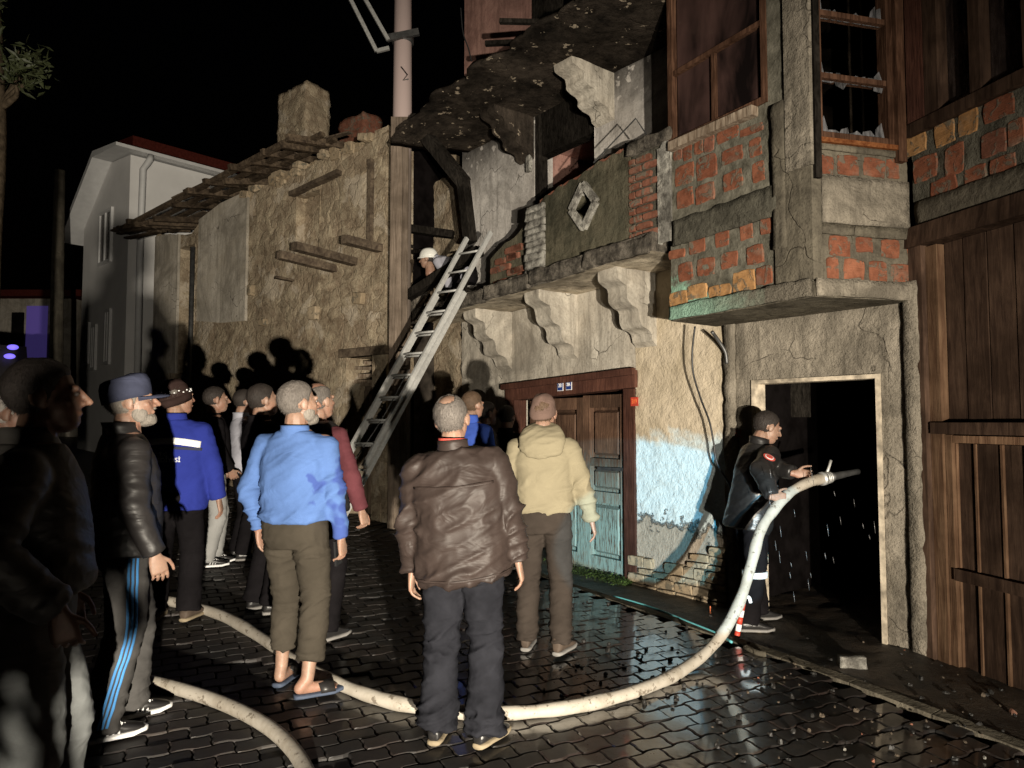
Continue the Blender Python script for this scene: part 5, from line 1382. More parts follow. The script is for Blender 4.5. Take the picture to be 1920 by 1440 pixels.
def hair_obj(T, mat, par, style, seed):
    """hair over the skull: the shell dives under the skin outside the hairline; fine tufts break its surface"""
    n, m = 56, 40; c0 = Vector((0, -.018, .030)); rr = np.array((.0795, .0995, .0905))
    J, I = np.meshgrid(np.arange(m + 1), np.arange(n), indexing='ij'); B = (math.pi * J / m).ravel(); A = (2 * math.pi * I / n).ravel()
    d = np.stack([np.sin(B) * np.cos(A), np.sin(B) * np.sin(A), np.cos(B)], 1); q = d * rr + np.array(c0)
    low = np.interp(d[:, 1], (-1, -.2, .1, .35, .55, .75, 1), (-.082, -.078, -.035, -.005, .036, .060, .066))
    low = np.where((np.abs(d[:, 0]) > .75) & (d[:, 1] > -.25) & (d[:, 1] < .15), np.maximum(low, .006), low)
    nz = fbm(q * 55 + seed, seed, 3)
    s = q[:, 2] - low + .009 * nz
    if style == 'bald': s = np.minimum(s, (((d[:, 0] / .62) ** 2 + ((d[:, 1] - .1) / .82) ** 2) - 1.0 + .35 * nz) * .05 + np.where(d[:, 2] < .35, .1, 0))
    if style == 'crown': s = np.minimum(s, ((d[:, 0] / .45) ** 2 + ((d[:, 1] + .30) / .40) ** 2 - 1.0 + .6 * nz) * .05 + np.where(d[:, 2] < .4, .1, 0))
    w = np.clip((s + .006) / .022, 0, 1); w = w * w * (3 - 2 * w)
    th = .075 + (.05 if style == 'full' else .025) * np.clip(d[:, 2] + .2, 0, 1) + .05 * fbm(q * np.array([70, 70, 34]), seed + 3, 3)
    tk = .92 + w * th; v = (q - np.array(c0)) * tk[:, None] + np.array(c0)
    vs = [T @ Vector(x) for x in v]; fs = []
    for j in range(m):
        for i in range(n): k = (i + 1) % n; fs.append((j * n + i, (j + 1) * n + i, (j + 1) * n + k, j * n + k))
    rg = random.Random(seed); ids = [int(x) for x in np.nonzero((w > .35) & (d[:, 2] < .995))[0]]; cen = T @ c0; r3 = T.to_3x3().normalized()
    for t in range(2600):
        b = vs[rg.choice(ids)]; nrm = (b - cen).normalized(); l = rg.uniform(.006, .015)
        tang = nrm.cross(Vector((rg.gauss(0, 1), rg.gauss(0, 1), rg.gauss(0, 1)))).normalized(); b = b + tang * rg.uniform(0, .008)
        dn = r3 @ Vector((0, -.3, -.8)); tip = b + (nrm * .38 + dn * .8 + tang * .3).normalized() * l
        x_ = (tip - b).cross(nrm).normalized() * .0009
        vs += [b - x_, b + x_, tip]; fs.append((len(vs) - 3, len(vs) - 2, len(vs) - 1))
    mb = MB(); mb.add(vs, fs)
    return mb.build('hair', mat, par, True, org=(0, 0, 0))
def shoe(par, foot, yaw, style, s=1.0, pitch=0):
    """foot = ankle point on the ground, toes along yaw"""
    up, sole = {'trainer': ('leather_black', 'stripe_white'), 'boat': ('leather_black', 'sole_pale'), 'boot': ('shoe_brown', 'sole_grey'), 'black': ('leather_black', 'sole_grey'), 'tan': ('shoe_brown', 'sole_pale'), 'slide': ('slide_blue', 'slide_blue')}[style]
    Z = Matrix.Translation(foot) @ Matrix.Rotation(yaw, 4, 'Z') @ Matrix.Rotation(R(pitch), 4, 'X') @ Matrix.Scale(s, 4)
    def sect(y, w, z0, z1, k): return (Z @ Vector((0, y, (z0 + z1) / 2)), Z.to_3x3() @ Vector((w, 0, 0)), Z.to_3x3() @ Vector((0, 0, (z1 - z0) / 2)))
    rr = []
    for y, w in ((-.082, .020), (-.075, .032), (-.04, .040), (.02, .041), (.08, .047), (.13, .050), (.165, .045), (.19, .032), (.20, .014)):
        rr.append((Z @ Vector((0, y, .013 + (.008 if y > .15 else 0))), Z.to_3x3() @ Vector((w, 0, 0)), Z.to_3x3() @ Vector((0, 0, .0125))))
    so = MB().rings(rr, 18, 3.5)
    if style == 'slide':
        rr2 = []
        sl = so.build('slide', M(sole), par, True, org=(0, 0, 0))
        st = MB()
        for k in range(9):
            a = math.pi * k / 8; x, z = math.cos(a) * .052, .022 + math.sin(a) * .052
            for y in (.055, .135): st.v.append(tuple(Z @ Vector((x, y - .01 * math.sin(a), z))))
        st.f = [(2 * k, 2 * k + 1, 2 * k + 3, 2 * k + 2) for k in range(8)]; st.m = [0] * 8
        q = st.build('strap', M('leather_black'), sl, True, org=(0, 0, 0)); md = q.modifiers.new('t', 'SOLIDIFY'); md.thickness = .006
        return sl
    ht = .13 if style == 'boot' else .085
    upm = MB(); rr = []
    for y, w, z1 in ((-.078, .018, ht * .7), (-.072, .030, ht), (-.045, .037, ht + .005), (-.005, .038, ht), (.035, .040, ht * .92 + .004), (.07, .043, .082 if ht < .1 else .09), (.11, .045, .064), (.15, .042, .052), (.178, .032, .042), (.19, .016, .034)):
        rr.append(sect(y, w, .02, z1, 0))
    upm.rings(rr, 18, 2.6)
    sh = upm.build('shoe', M(up), par, True, org=(0, 0, 0)); so.build('sole', M(sole), sh, True, org=(0, 0, 0))
    if style in ('boat', 'trainer', 'boot'):
        lc = MB()
        for k in range(3 if style != 'boot' else 4): y = .05 + k * .02; z = .093 - k * .011; lc.bar(Z @ Vector((-.022, y, z - .004)), Z @ Vector((.022, y + .006, z - .004)), .006, .006)
        lc.build('laces', M('sole_pale' if style == 'boat' else 'stripe_white' if style == 'trainer' else 'black_rubber'), sh, org=(0, 0, 0))
    if style == 'trainer':
        for sx in (-1, 1):
            for k in range(3): MB().bar(Z @ Vector((sx * .041, .02 + k * .024, .03)), Z @ Vector((sx * .030, .035 + k * .024, .078)), .008, .006, up=(0, 0, 1)).build('stripe', M('stripe_white'), sh, org=(0, 0, 0))
    return sh

def person(px, py, label, H=1.75, head=0, loc=None, wide=1.0, belly=0.0, lean=0, roll=0, stance=0.11, stag=(0, 0), footyaw=(8, -8), knee=(0, 0),
           wr=((-.30, .02, .80), (.30, .02, .80)), pole=((-.3, -1, 0), (.3, -1, 0)), curl=(25, 25), hdir=None, look=(0, 0, 0), skin='skin', hair=('hair_grey', 'full'),
           top=('nylon_black', .82, .012, .03), leg=('denim_dark', .012, .10), shoes='black', collar=.05, vox=.012, seed=1, sleeve=.02, cropleg=None, crouch=0, palms=None):
    """a standing figure; local x right, y forward, z up. top = (material, hem height, fold depth, puff)"""
    if loc is None:
        g = on_ground(px, py); loc = Vector((g.x, g.y, gz(g.x, g.y) + .012))
    k = H / 1.75; root = MB()
    # --- joints
    sw, hw = .166 * (.5 + .5 * wide), .088
    pel = Vector((0, -.25 * crouch, .93 * k - crouch)); Ru = Matrix.Rotation(R(-lean), 3, 'X') @ Matrix.Rotation(R(roll), 3, 'Y')
    def up(x, y, z): return pel + Ru @ Vector((x * k, y * k, (z - .93) * k))
    neck = up(0, -.015, 1.45); shL, shR = up(-sw, -.01, 1.385), up(sw, -.01, 1.385)
    hc = up(0, .016, 1.612)
    Th = Matrix.Translation(hc) @ (Ru.to_4x4() if abs(lean) < 25 else Matrix.Identity(4)) @ Matrix.Rotation(R(look[0]), 4, 'Z') @ Matrix.Rotation(R(look[1]), 4, 'X') @ Matrix.Rotation(R(look[2]), 4, 'Y') @ Matrix.Scale(k * 1.09, 4)
    arms = []
    for s_, sh, w_, pl in ((-1, shL, wr[0], pole[0]), (1, shR, wr[1], pole[1])):
        tgt = w_ if isinstance(w_, Vector) else up(*w_)
        if isinstance(w_, tuple) and len(w_) == 4: tgt = Vector(w_[:3])
        e, w2 = ik(sh, tgt, .285 * k, .255 * k, pl); arms.append((sh, e, w2))
    feet, legs = [], []
    for i, s_ in enumerate((-1, 1)):
        ft = Vector((s_ * stance * k, stag[i], .0)); hp = pel + Vector((s_ * hw * k, 0, -.03 * k)); an = ft + Vector((0, -.02, .085 * k))
        kn, an2 = ik(hp, an, .415 * k + .0, .415 * k, (s_ * .12, 1, 0)); legs.append((hp, kn, an)); feet.append(ft)
    # --- one continuous body: trunk and limbs, head, hands
    core = MB()
    core.rings([(up(0, -.005, z), (a * k, 0, 0), Ru @ Vector((0, b * k, 0))) for z, a, b in ((.84, .13, .09), (.95, .15, .10), (1.1, .13, .09), (1.3, .15, .10), (1.42, .14, .08), (1.47, .07, .06))], 16)
    core.cap(shL, shR, .055 * k, .055 * k)
    for (a, b, c) in arms: core.cap(a, b, .045 * k, .036 * k); core.cap(b, c, .037 * k, .027 * k)
    for i, (a, b, c) in enumerate(legs):
        core.cap(a, b, .075 * k, .052 * k); core.cap(b, c + Vector((0, 0, .02)), .052 * k, .036 * k)
        if shoes == 'slide':
            y = R(footyaw[i]); core.cap(feet[i] + Vector((math.sin(-y) * -.045, -.045, .060)), feet[i] + Vector((0, -.02, .11)), .034, .036); 
            fd = Vector((-math.sin(y), math.cos(y), 0)); core.cap(feet[i] - fd * .045 + Vector((0, 0, .055)), feet[i] + fd * .10 + Vector((0, 0, .045)), .034, .030)
            for q in range(5): core.cap(feet[i] + fd * .09 + Vector((fd.y, -fd.x, 0)) * (.034 - q * .017) + Vector((0, 0, .04)), feet[i] + fd * (.165 - abs(q - (1 if i == 0 else 3)) * .008) + Vector((fd.y, -fd.x, 0)) * (.036 - q * .018) + Vector((0, 0, .036)), .011, .010, 8)
    parts = [remesh(core, .009 if shoes == 'slide' else .018, 3), remesh(head_mb(Th), .0055 if vox < .013 else .008, 2)]
    for i, (a, b, c) in enumerate(arms):
        d = (c - b).normalized(); s_ = (-1, 1)[i]
        dd = Vector(hdir[i]) if hdir and hdir[i] else d
        pn = Vector(palms[i]) if palms and palms[i] else Vector((-s_, .1, 0))
        parts.append(remesh(hand_mb(c, dd, pn, (0, 1, .2) if abs(dd.normalized().y) < .85 else (0, .2, 1), curl[i], 1, k), .0045, 1))
    bm = bmesh.new()
    for me in parts: bm.from_mesh(me); bpy.data.meshes.remove(me)
    me = bpy.data.meshes.new('person'); bm.to_mesh(me); bm.free(); me.materials.append(M(skin))
    me.polygons.foreach_set('use_smooth', [True] * len(me.polygons))
    body = bpy.data.objects.new('person', me); COL.objects.link(body)
    body.location = loc; body.rotation_euler = (0, 0, -R(head)); tag(body, label, 'person')
    def put(me, name, mat, sm=True):
        me.materials.clear(); me.materials.append(M(mat)); me.polygons.foreach_set('use_smooth', [sm] * len(me.polygons))
        o = bpy.data.objects.new(name, me); COL.objects.link(o); o.parent = body; return o
    out = dict(body=body, up=up, arms=arms, legs=legs, feet=feet, Th=Th, k=k, put=put)
    # eyes
    for s_ in (-1, 1):
        e = MB().ell(Th @ Vector((s_ * .031, .081, .002)), (.011 * k, .009 * k, .009 * k), None, 10, 8); e.build('eye', M('eye_white'), body, True, org=(0, 0, 0))
    # --- trousers
    tr = MB(); lm, la, hem = leg[0], leg[1], leg[2]
    bz = .16 + belly * .5
    tr.rings([(pel + Vector((0, y * k, (z - .93) * k)), (a * k * wide ** .6, 0, 0), (0, b * k * wide ** .6, 0)) for z, a, b, y in ((.80, .14, .105, -.005), (.86, .168, .128, -.012), (.93, .172, .132, -.01), (1.0, .160, .118, 0), (1.06, .15, .11, 0))], 22)
    for i, (a, b, c) in enumerate(legs):
        cz = c.copy()
        if cropleg: cz = b + (c - b) * cropleg
        else: cz.z = max(.055, cz.z - .02)
        r0 = .098 * k * wide ** .5; rk = (.068 + hem * .12) * k; rh = (.035 + hem * .42) * k
        tr.tube([a + Vector((0, 0, .02)), a + (b - a) * .3, a + (b - a) * .7, b, b + (cz - b) * .3, b + (cz - b) * .7, cz], [r0, r0 * .97, rk * 1.13, rk, rk * 1.02, (rk + rh) / 2, rh], 18)
    tm = remesh(tr, vox, 5)
    zk = .48 * k
    folds(tm, la, seed + 20, (9, 9, 13), zfun=lambda co: .35 + .9 * np.exp(-((co[:, 2] - .13) / .12) ** 2) + .7 * np.exp(-((co[:, 2] - zk) / .09) ** 2) + .45 * np.exp(-((co[:, 2] - .78 * k) / .08) ** 2))
    out['trousers'] = put(tm, 'trousers', lm)
    # --- jacket or pullover
    jk = MB(); m_, hz_, ja, puff = top
    W_ = wide
    secs = [(hz_, .185, .135 + belly * .7, .01 + belly * .2), (hz_ + .05, .19, .14 + belly * .9, .012 + belly * .3), (1.02, .185, .138 + belly, .012 + belly * .5), (1.14, .180, .132 + belly * .9, .008 + belly * .35), (1.26, .182, .130 + belly * .4, 0), (1.34, .170, .116, -.008), (1.405, .125, .095, -.014), (1.455, .085, .072, -.016)]
    secs = [q for q in secs if q[0] >= hz_]
    jk.rings([(up(0, y, z), Ru @ Vector(((a + puff * .35) * k * W_, 0, 0)), Ru @ Vector((0, (b + puff * .5) * k, 0))) for z, a, b, y in secs], 28, 2.4)
    r1, r2, r3 = (.064 + puff * .42) * k * W_ ** .4, (.052 + puff * .55) * k * W_ ** .4, (.038 + puff * .45) * k
    for (a, b, c) in arms:
        q = b + (c - b) * (1 - sleeve)
        jk.cap(up(0, -.014, 1.405), a + (b - a) * .06, .050 * k, r1 * .93, 14)
        jk.tube([a + (a - b) * .10, a, a + (b - a) * .5, b, b + (q - b) * .5, q], [r1 * .8, r1, (r1 + r2) / 2, r2, (r2 + r3) / 2 * 1.02, r3], 16)
    jm = remesh(jk, vox, 5 if puff < .03 else 6)
    eL, eR = arms[0][1], arms[1][1]
    folds(jm, ja, seed, (6.5, 6.5, 8), zfun=lambda co: .55 + .8 * np.exp(-((np.linalg.norm(co - np.array(eL), axis=1)) / .13) ** 2) + .8 * np.exp(-((np.linalg.norm(co - np.array(eR), axis=1)) / .13) ** 2) + .5 * np.exp(-((co[:, 2] - hz_ * k) / .08) ** 2))
    out['top'] = put(jm, 'jacket' if puff > .012 else 'pullover', m_)
    if collar:
        cl = MB(); n = 22; pr = []
        for j, (dz, r_) in enumerate(((-.035, .098), (.0, .086), (collar * .6, .078), (collar, .080), (collar - .004, .070), (.0, .068))):
            pr.append((up(0, -.022 - dz * .25, 1.452 + dz), Ru @ Vector((r_ * k, 0, 0)), Ru @ Vector((0, r_ * 1.02 * k, 0))))
        cl.rings(pr, n, 2, False); cl.build('collar', M(m_), out['top'], True, org=(0, 0, 0))
    # --- shoes
    if shoes and not cropleg == 'none':
        for i in range(2): shoe(body, feet[i], R(footyaw[i]), shoes, k)
    if hair: hair_obj(Th, M(hair[0]), body, hair[1], seed)
    return out
def beanie(o, mat, name='beanie', fold=True, tall=.0):
    Th = o['Th']; r3 = Th.to_3x3(); mb = MB(); rr = []
    for a in np.linspace(0, 1, 10):
        th_ = a * math.pi / 2 * .985; z = -.022 + math.sin(th_) * (.155 + tall); f = math.cos(th_) ** .62
        rr.append((Th @ Vector((0, -.020 - .012 * a, z)), r3 @ Vector((.087 * f, 0, 0)), r3 @ Vector((0, .106 * f, .026 * (1 - a)))))
    mb.rings(rr, 30, 2.0); me = mb.mesh('beanie'); me.materials.append(M(mat))
    co = get_co(me); 
    ob = bpy.data.objects.new(name, me); COL.objects.link(ob); ob.parent = o['body']; md = ob.modifiers.new('s', 'SUBSURF'); md.levels = 1; md.render_levels = 1
    me.polygons.foreach_set('use_smooth', [True] * len(me.polygons)); folds(me, .012, 9, (14, 14, 9))
    if fold:
        b = MB(); b.rings([(Th @ Vector((0, -.020, z)), r3 @ Vector((rx, 0, 0)), r3 @ Vector((0, rx * 1.2, .026))) for z, rx in ((-.026, .087), (-.030, .092), (.0, .0935), (.022, .0915), (.024, .087))], 30, 2.0, False)
        b.build('fold', M(mat), ob, True, org=(0, 0, 0))
    return ob
def cap_hat(o, mat):
    Th = o['Th']; r3 = Th.to_3x3(); mb = MB(); rr = []
    for z, f in ((.015, 1.0), (.05, 1.03), (.085, 1.02), (.112, .93), (.122, .75), (.126, .3)):
        rr.append((Th @ Vector((0, -.014, z)), r3 @ Vector((.086 * f, 0, 0)), r3 @ Vector((0, .107 * f, .010))))
    mb.rings(rr, 30, 2.1); h = mb.build('cap', M(mat), o['body'], True, org=(0, 0, 0))
    v = MB(); n = 14
    for j, (dy, dz) in enumerate(((.0, .02), (.035, .018), (.075, .006))):
        for i in range(n + 1):
            a = R(25 + 130 * i / n); y = -.014 + math.sin(a) * .107; x = math.cos(a) * .086
            v.v.append(tuple(Th @ Vector((x * (1 - .08 * j), y + dy * math.sin((a - R(25)) / R(130) * math.pi) ** .6, dz + .004 - .02 * (abs(i - n / 2) / n)))))
    for j in range(2):
        for i in range(n): v.f.append((j * (n + 1) + i, j * (n + 1) + i + 1, (j + 1) * (n + 1) + i + 1, (j + 1) * (n + 1) + i))
    v.m = [0] * len(v.f); b = v.build('peak', M(mat), h, True, org=(0, 0, 0)); md = b.modifiers.new('t', 'SOLIDIFY'); md.thickness = .006
    return h
def beard(o, mat, full=True):
    Th = o['Th']; mb = MB(); r3 = Th.to_3x3()
    for c, r in (((0, .050, -.086), (.049, .046, .036)), ((-.042, .026, -.055), (.022, .036, .044)), ((.042, .026, -.055), (.022, .036, .044)), ((0, .092, -.043), (.026, .010, .007)), ((0, .066, -.100), (.034, .028, .020))):
        mb.ell(Th @ Vector(c), [q * 1.09 * o['k'] for q in r], r3.normalized())
    me = remesh(mb, .006, 2); folds(me, .0022, 5, (60, 60, 40)); return o['put'](me, 'beard', mat)
def ribbon(o, target, pts, nrm, width, name, mat, off=.004, along=None):
    """cloth strip laid on a garment: pts in person space, cast along -nrm onto the surface"""
    me = target.data; bvh = BVHTree.FromPolygons([v.co for v in me.vertices], [p.vertices for p in me.polygons])
    mb = MB(); n = Vector(nrm).normalized(); rows = []
    pts = catmull(pts, 8)
    for i, p in enumerate(pts):
        d = (pts[min(i + 1, len(pts) - 1)] - pts[max(i - 1, 0)]).normalized(); sd = d.cross(n).normalized(); row = []
        for u in (-1, -.33, .33, 1):
            q = p + sd * (u * width / 2); hit = bvh.ray_cast(q + n * .25, -n, .6)
            if hit[0] is None:
                h2 = bvh.find_nearest(q); row.append(h2[0] + h2[1] * off)
            else: row.append(hit[0] + hit[1] * off)
        rows.append(row)
    for r_ in rows: mb.v += [tuple(q) for q in r_]
    for i in range(len(rows) - 1):
        for j in range(3): mb.f.append((i * 4 + j, i * 4 + j + 1, i * 4 + 4 + j + 1, i * 4 + 4 + j))
    mb.m = [0] * len(mb.f)
    ob = mb.build(name, M(mat), target, True, org=(0, 0, 0)); md = ob.modifiers.new('t', 'SOLIDIFY'); md.thickness = .003; md.offset = 0
    return ob

P = {}
# man in the brown nylon jacket, back to us, centre front
P['j'] = person(866, 1392, 'man in shiny dark brown nylon jacket and jeans, back turned, at centre front', H=1.755, head=4, wide=1.22, belly=.05, stance=.125, stag=(0, -.03), footyaw=(-4, -28),
    wr=((-.275, .02, .84), (.285, .05, .80)), pole=((-1, -.6, 0), (1, -.6, 0)), hair=('hair_grey', 'crown'), top=('nylon_brown', .80, .038, .045), leg=('denim_dark', .028, .15), shoes='boat', collar=.055, vox=.0105, seed=3, roll=-5, look=(-6, 10, 0), skin='skin')
# man in the blue pullover and slides
P['h'] = person(550, 1300, 'grey haired bearded man in bright blue pullover, cropped trousers and slides', H=1.80, head=14, wide=1.14, belly=.06, stance=.125, stag=(.10, -.05), footyaw=(6, -46),
    wr=((-.265, .04, .88), (.26, .04, .85)), pole=((-1, -.4, 0), (1, -.5, 0)), hair=('hair_grey', 'full'), top=('cotton_blue', .95, .024, .012), leg=('trouser_olive', .022, .09), shoes='slide', collar=.035, vox=.0105, seed=5, look=(-34, 8, 0), cropleg=.72, curl=(22, 38))
beard(P['h'], 'beard_grey')
# man in the beige jacket with the taupe beanie
P['m'] = person(1020, 1222, 'man in pale beige hooded jacket and brown beanie walking towards the door', H=1.76, head=8, wide=1.05, stance=.12, stag=(.02, -.05), footyaw=(-2, -22),
    wr=((-.31, .04, .83), (.33, .06, .86)), pole=((-1, -.5, 0), (1, -.6, 0)), hair=('hair_brown', 'full'), top=('beige_shell', .93, .026, .035), leg=('trouser_grey', .018, .09), shoes='boot', collar=.0, vox=.0115, seed=8, look=(-8, 4, 0))
beanie(P['m'], 'knit_taupe', fold=False, tall=-.005)
# bearded man in the navy cap, striped track trousers
P['c'] = person(222, 1370, 'grey bearded man in navy cap and track trousers with blue side stripes', H=1.79, head=48, wide=1.05, stance=.10, stag=(.08, -.10), footyaw=(0, -6), skin='skin',
    hdir=((0, .3, -1), (0, .3, -1)), wr=((-.27, .10, .86), (.27, .07, .88)), pole=((-.6, -1, 0), (.6, -1, 0)), hair=('beard_grey', 'full'), top=('nylon_black', .86, .014, .032), leg=('track_grey', .016, .15), shoes='trainer', collar=.06, vox=.0115, seed=11, look=(-14, 10, 0))
cap_hat(P['c'], 'cap_navy'); beard(P['c'], 'beard_grey')
# man in the municipal work jacket
P['d'] = person(322, 1165, 'man in royal blue work jacket with reflective stripe and patterned dark beanie', H=1.78, head=-6, wide=1.12, stance=.12, stag=(0, 0), footyaw=(4, -14),
    wr=((-.32, .04, .80), (.31, .06, .80)), pole=((-1, -.5, 0), (1, -.5, 0)), hair=('hair_grey', 'full'), top=('workwear_blue', .80, .014, .035), leg=('wool_black', .010, .12), shoes='tan', collar=.05, vox=.012, seed=13, look=(-38, 8, 0))
bn = beanie(P['d'], 'knit_dark')
# man in the padded grey jacket and pale jeans, nearest us at the left edge
lb = Vector((-1.66, 2.5, gz(-1.66, 2.5) + .01))
P['b'] = person(0, 0, 'man in dark padded jacket and pale jeans at the left front edge', H=1.84, loc=lb, head=66, wide=1.0, hdir=((0, .2, -1), (0, .25, -1)), stance=.11, stag=(.04, -.06), footyaw=(4, -10), skin='skin_tan',
    wr=((-.27, .06, .92), (.27, .11, .96)), pole=((-.6, -1, 0), (.6, -1, 0)), hair=('hair_black', 'full'), top=('padded_grey', .98, .018, .04), leg=('denim_pale', .014, .14), shoes='black', collar=.06, vox=.011, seed=17, look=(4, 6, 0), curl=(30, 40))
# man in black with pale grey sweatpants
P['e'] = person(396, 1062, 'man in black jacket, pale grey sweatpants and black trainers by the ruin', H=1.74, head=58, wide=.95, stance=.09, stag=(.05, -.05), footyaw=(0, -8),
    wr=((-.20, .12, .93), (.20, .12, .93)), pole=((-1, -.6, 0), (1, -.6, 0)), hair=('hair_black', 'full'), top=('wool_black', .90, .012, .03), leg=('sweat_grey', .012, .11), shoes='trainer', collar=.03, vox=.014, seed=19, look=(0, 4, 0))
# man in the pale shirt, mostly hidden
P['f'] = person(452, 1050, 'man in pale shirt partly hidden behind the man in the black coat', H=1.72, head=55, wide=.95, hair=('hair_black', 'full'), top=('shirt_pale', .88, .012, .012), leg=('wool_black', .01, .1), shoes='black', vox=.016, seed=23)
# man in the long black coat
P['g'] = person(492, 1150, 'man in black coat standing left of the man in the blue pullover', H=1.78, head=48, wide=1.08, stance=.11, stag=(0, .04), footyaw=(0, -10), wr=((-.12, .22, 1.10), (.12, .24, 1.06)), pole=((-1, -.4, -.4), (1, -.4, -.4)), lean=-3, hair=('hair_black', 'full'),
    top=('wool_black', .76, .014, .035), leg=('wool_black', .01, .13), shoes='black', vox=.014, seed=29, look=(-4, 5, 0))
# man in the maroon sweater
P['i'] = person(590, 1200, 'balding man in maroon sweater and dark quilted vest beside the ladder', H=1.80, head=26, wide=1.08, stance=.11, wr=((-.28, .05, .82), (.34, .06, .86)), pole=((-1, -.5, 0), (1, -.4, 0)), hair=('hair_grey', 'bald'),
    top=('knit_maroon', .88, .010, .018), leg=('wool_black', .01, .12), shoes='black', collar=.03, vox=.0125, seed=31, look=(-6, 8, 0), curl=(40, 55))
vest = MB(); kk_ = P['i']; upi = kk_['up']
vest.rings([(upi(0, y, z), ((a) * kk_['k'] * 1.08, 0, 0), (0, b * kk_['k'], 0)) for z, a, b, y in ((.86, .205, .165, .01), (1.0, .205, .168, .01), (1.2, .202, .165, .0), (1.34, .192, .15, -.005), (1.43, .15, .12, -.012), (1.475, .095, .085, -.012))], 26, 2.4)
vm = remesh(vest, .012, 4); folds(vm, .012, 5, (5, 5, 18)); kk_['put'](vm, 'vest', 'nylon_black')
# three by the wall, seen between the brown and the beige jacket
P['k'] = person(884, 1092, 'young man with short fair hair and blue collar behind the brown jacket', H=1.78, head=38, wide=.95, hair=('hair_brown', 'full'), top=('royal_blue', .85, .012, .03), leg=('denim_dark', .01, .12), shoes='trainer', vox=.014, seed=37, look=(-4, 2, 0), collar=.07)
P['l'] = person(912, 1062, 'man in dark navy coat standing close to the house wall', H=1.74, head=70, wide=.95, hair=('hair_black', 'full'), top=('nylon_black', .80, .012, .03), leg=('wool_black', .01, .12), shoes='black', vox=.015, seed=41)
P['l2'] = person(950, 1066, 'man in black coat left of the street door, turned away', H=1.73, head=20, wide=1.05, hair=('hair_black', 'full'), top=('wool_black', .80, .012, .035), leg=('wool_black', .01, .12), shoes='black', vox=.015, seed=43)
# grey haired man at the left edge
la = Vector((-2.45, 3.45, gz(-2.45, 3.45) + .01))
P['a'] = person(0, 0, 'grey haired man in black at the left edge, half out of view', H=1.72, loc=la, head=62, wide=1.05, hair=('hair_white', 'full'), top=('wool_black', .84, .012, .03), leg=('wool_black', .01, .13), shoes='black', vox=.014, seed=47)
# hood on the beige jacket
o = P['m']; hd_ = MB(); up_ = o['up']; k_ = o['k']
hd_.rings([(up_(0, y, z), (a * k_, 0, 0), (0, b * k_, c * k_)) for z, a, b, y, c in ((1.33, .115, .035, -.125, .02), (1.37, .150, .062, -.115, .02), (1.42, .160, .082, -.095, .03), (1.47, .150, .088, -.075, .03), (1.515, .125, .080, -.055, .03), (1.535, .095, .055, -.04, .02))], 26, 2.2)
hm = remesh(hd_, .010, 4); folds(hm, .012, 3, (8, 8, 14)); hh = o['put'](hm, 'hood', 'beige_shell'); hh.parent = o['top']
# dark hem of the sweater under it
hb = MB(); hb.rings([(up_(0, .005, z), (a * k_, 0, 0), (0, b * k_, 0)) for z, a, b in ((.875, .172, .128), (.92, .185, .14), (.96, .18, .135))], 26, 2.4); hb.build('sweater_hem', M('knit_dark'), o['body'], True, org=(0, 0, 0))
# brown jacket: yoke seam, hem drawcord, red lining edge; jeans pocket
o = P['j']; up_ = o['up']; k_ = o['k']
ribbon(o, o['top'], [up_(-.20, -.2, 1.285), up_(0, -.2, 1.275), up_(.20, -.2, 1.285)], (0, -1, 0), .012, 'yoke_seam', 'nylon_brown', .004)
ribbon(o, o['top'], [up_(-.24, -.2, .835), up_(0, -.25, .825), up_(.24, -.2, .835)], (0, -1, 0), .012, 'hem_seam', 'nylon_brown', .004)
MB().rings([(up_(0, -.022 - dz * .25, 1.452 + dz), (r_ * k_, 0, 0), (0, r_ * 1.02 * k_, 0)) for dz, r_ in ((.045, .073), (.064, .072), (.064, .068))], 22, 2, False).build('collar_lining', M('badge_red'), o['top'], True, org=(0, 0, 0))
# blue pullover man holds a phone
o = P['h']; c_ = o['arms'][1][2]; d_ = (o['arms'][1][2] - o['arms'][1][1]).normalized()
wm = Matrix.Translation(o['body'].location) @ Matrix.Rotation(o['body'].rotation_euler.z, 4, 'Z')
ph = MB(); ctr = wm @ (c_ + d_ * .085 + Vector((-.032, .0, 0))); ph.box(ctr, .012, .072, .145, (wm.to_3x3() @ Matrix.Rotation(R(8), 3, 'X'))); po = ph.build('phone', M('black_rubber')); tag(po, 'black phone held by the man in the blue pullover', 'phone')
# navy cap man's three stripes down the trouser seam
o = P['c']
a_, b_, c_ = o['legs'][1]
for q, off in enumerate((-.019, 0, .019)):
    pts = [Vector((a_.x + .05, a_.y + off, .90)), Vector((a_.x + .05, (a_ * .5 + b_ * .5).y + off, (a_.z + b_.z) / 2)), Vector((b_.x + .05, b_.y + off, b_.z)), Vector((b_.x + .05, (b_ * .5 + c_ * .5).y + off, (b_.z + c_.z) / 2)), Vector((c_.x + .05, c_.y + off, .09))]
    ribbon(o, o['trousers'], pts, (1, 0, 0), .011, 'side_stripe', 'stripe_blue', .005)
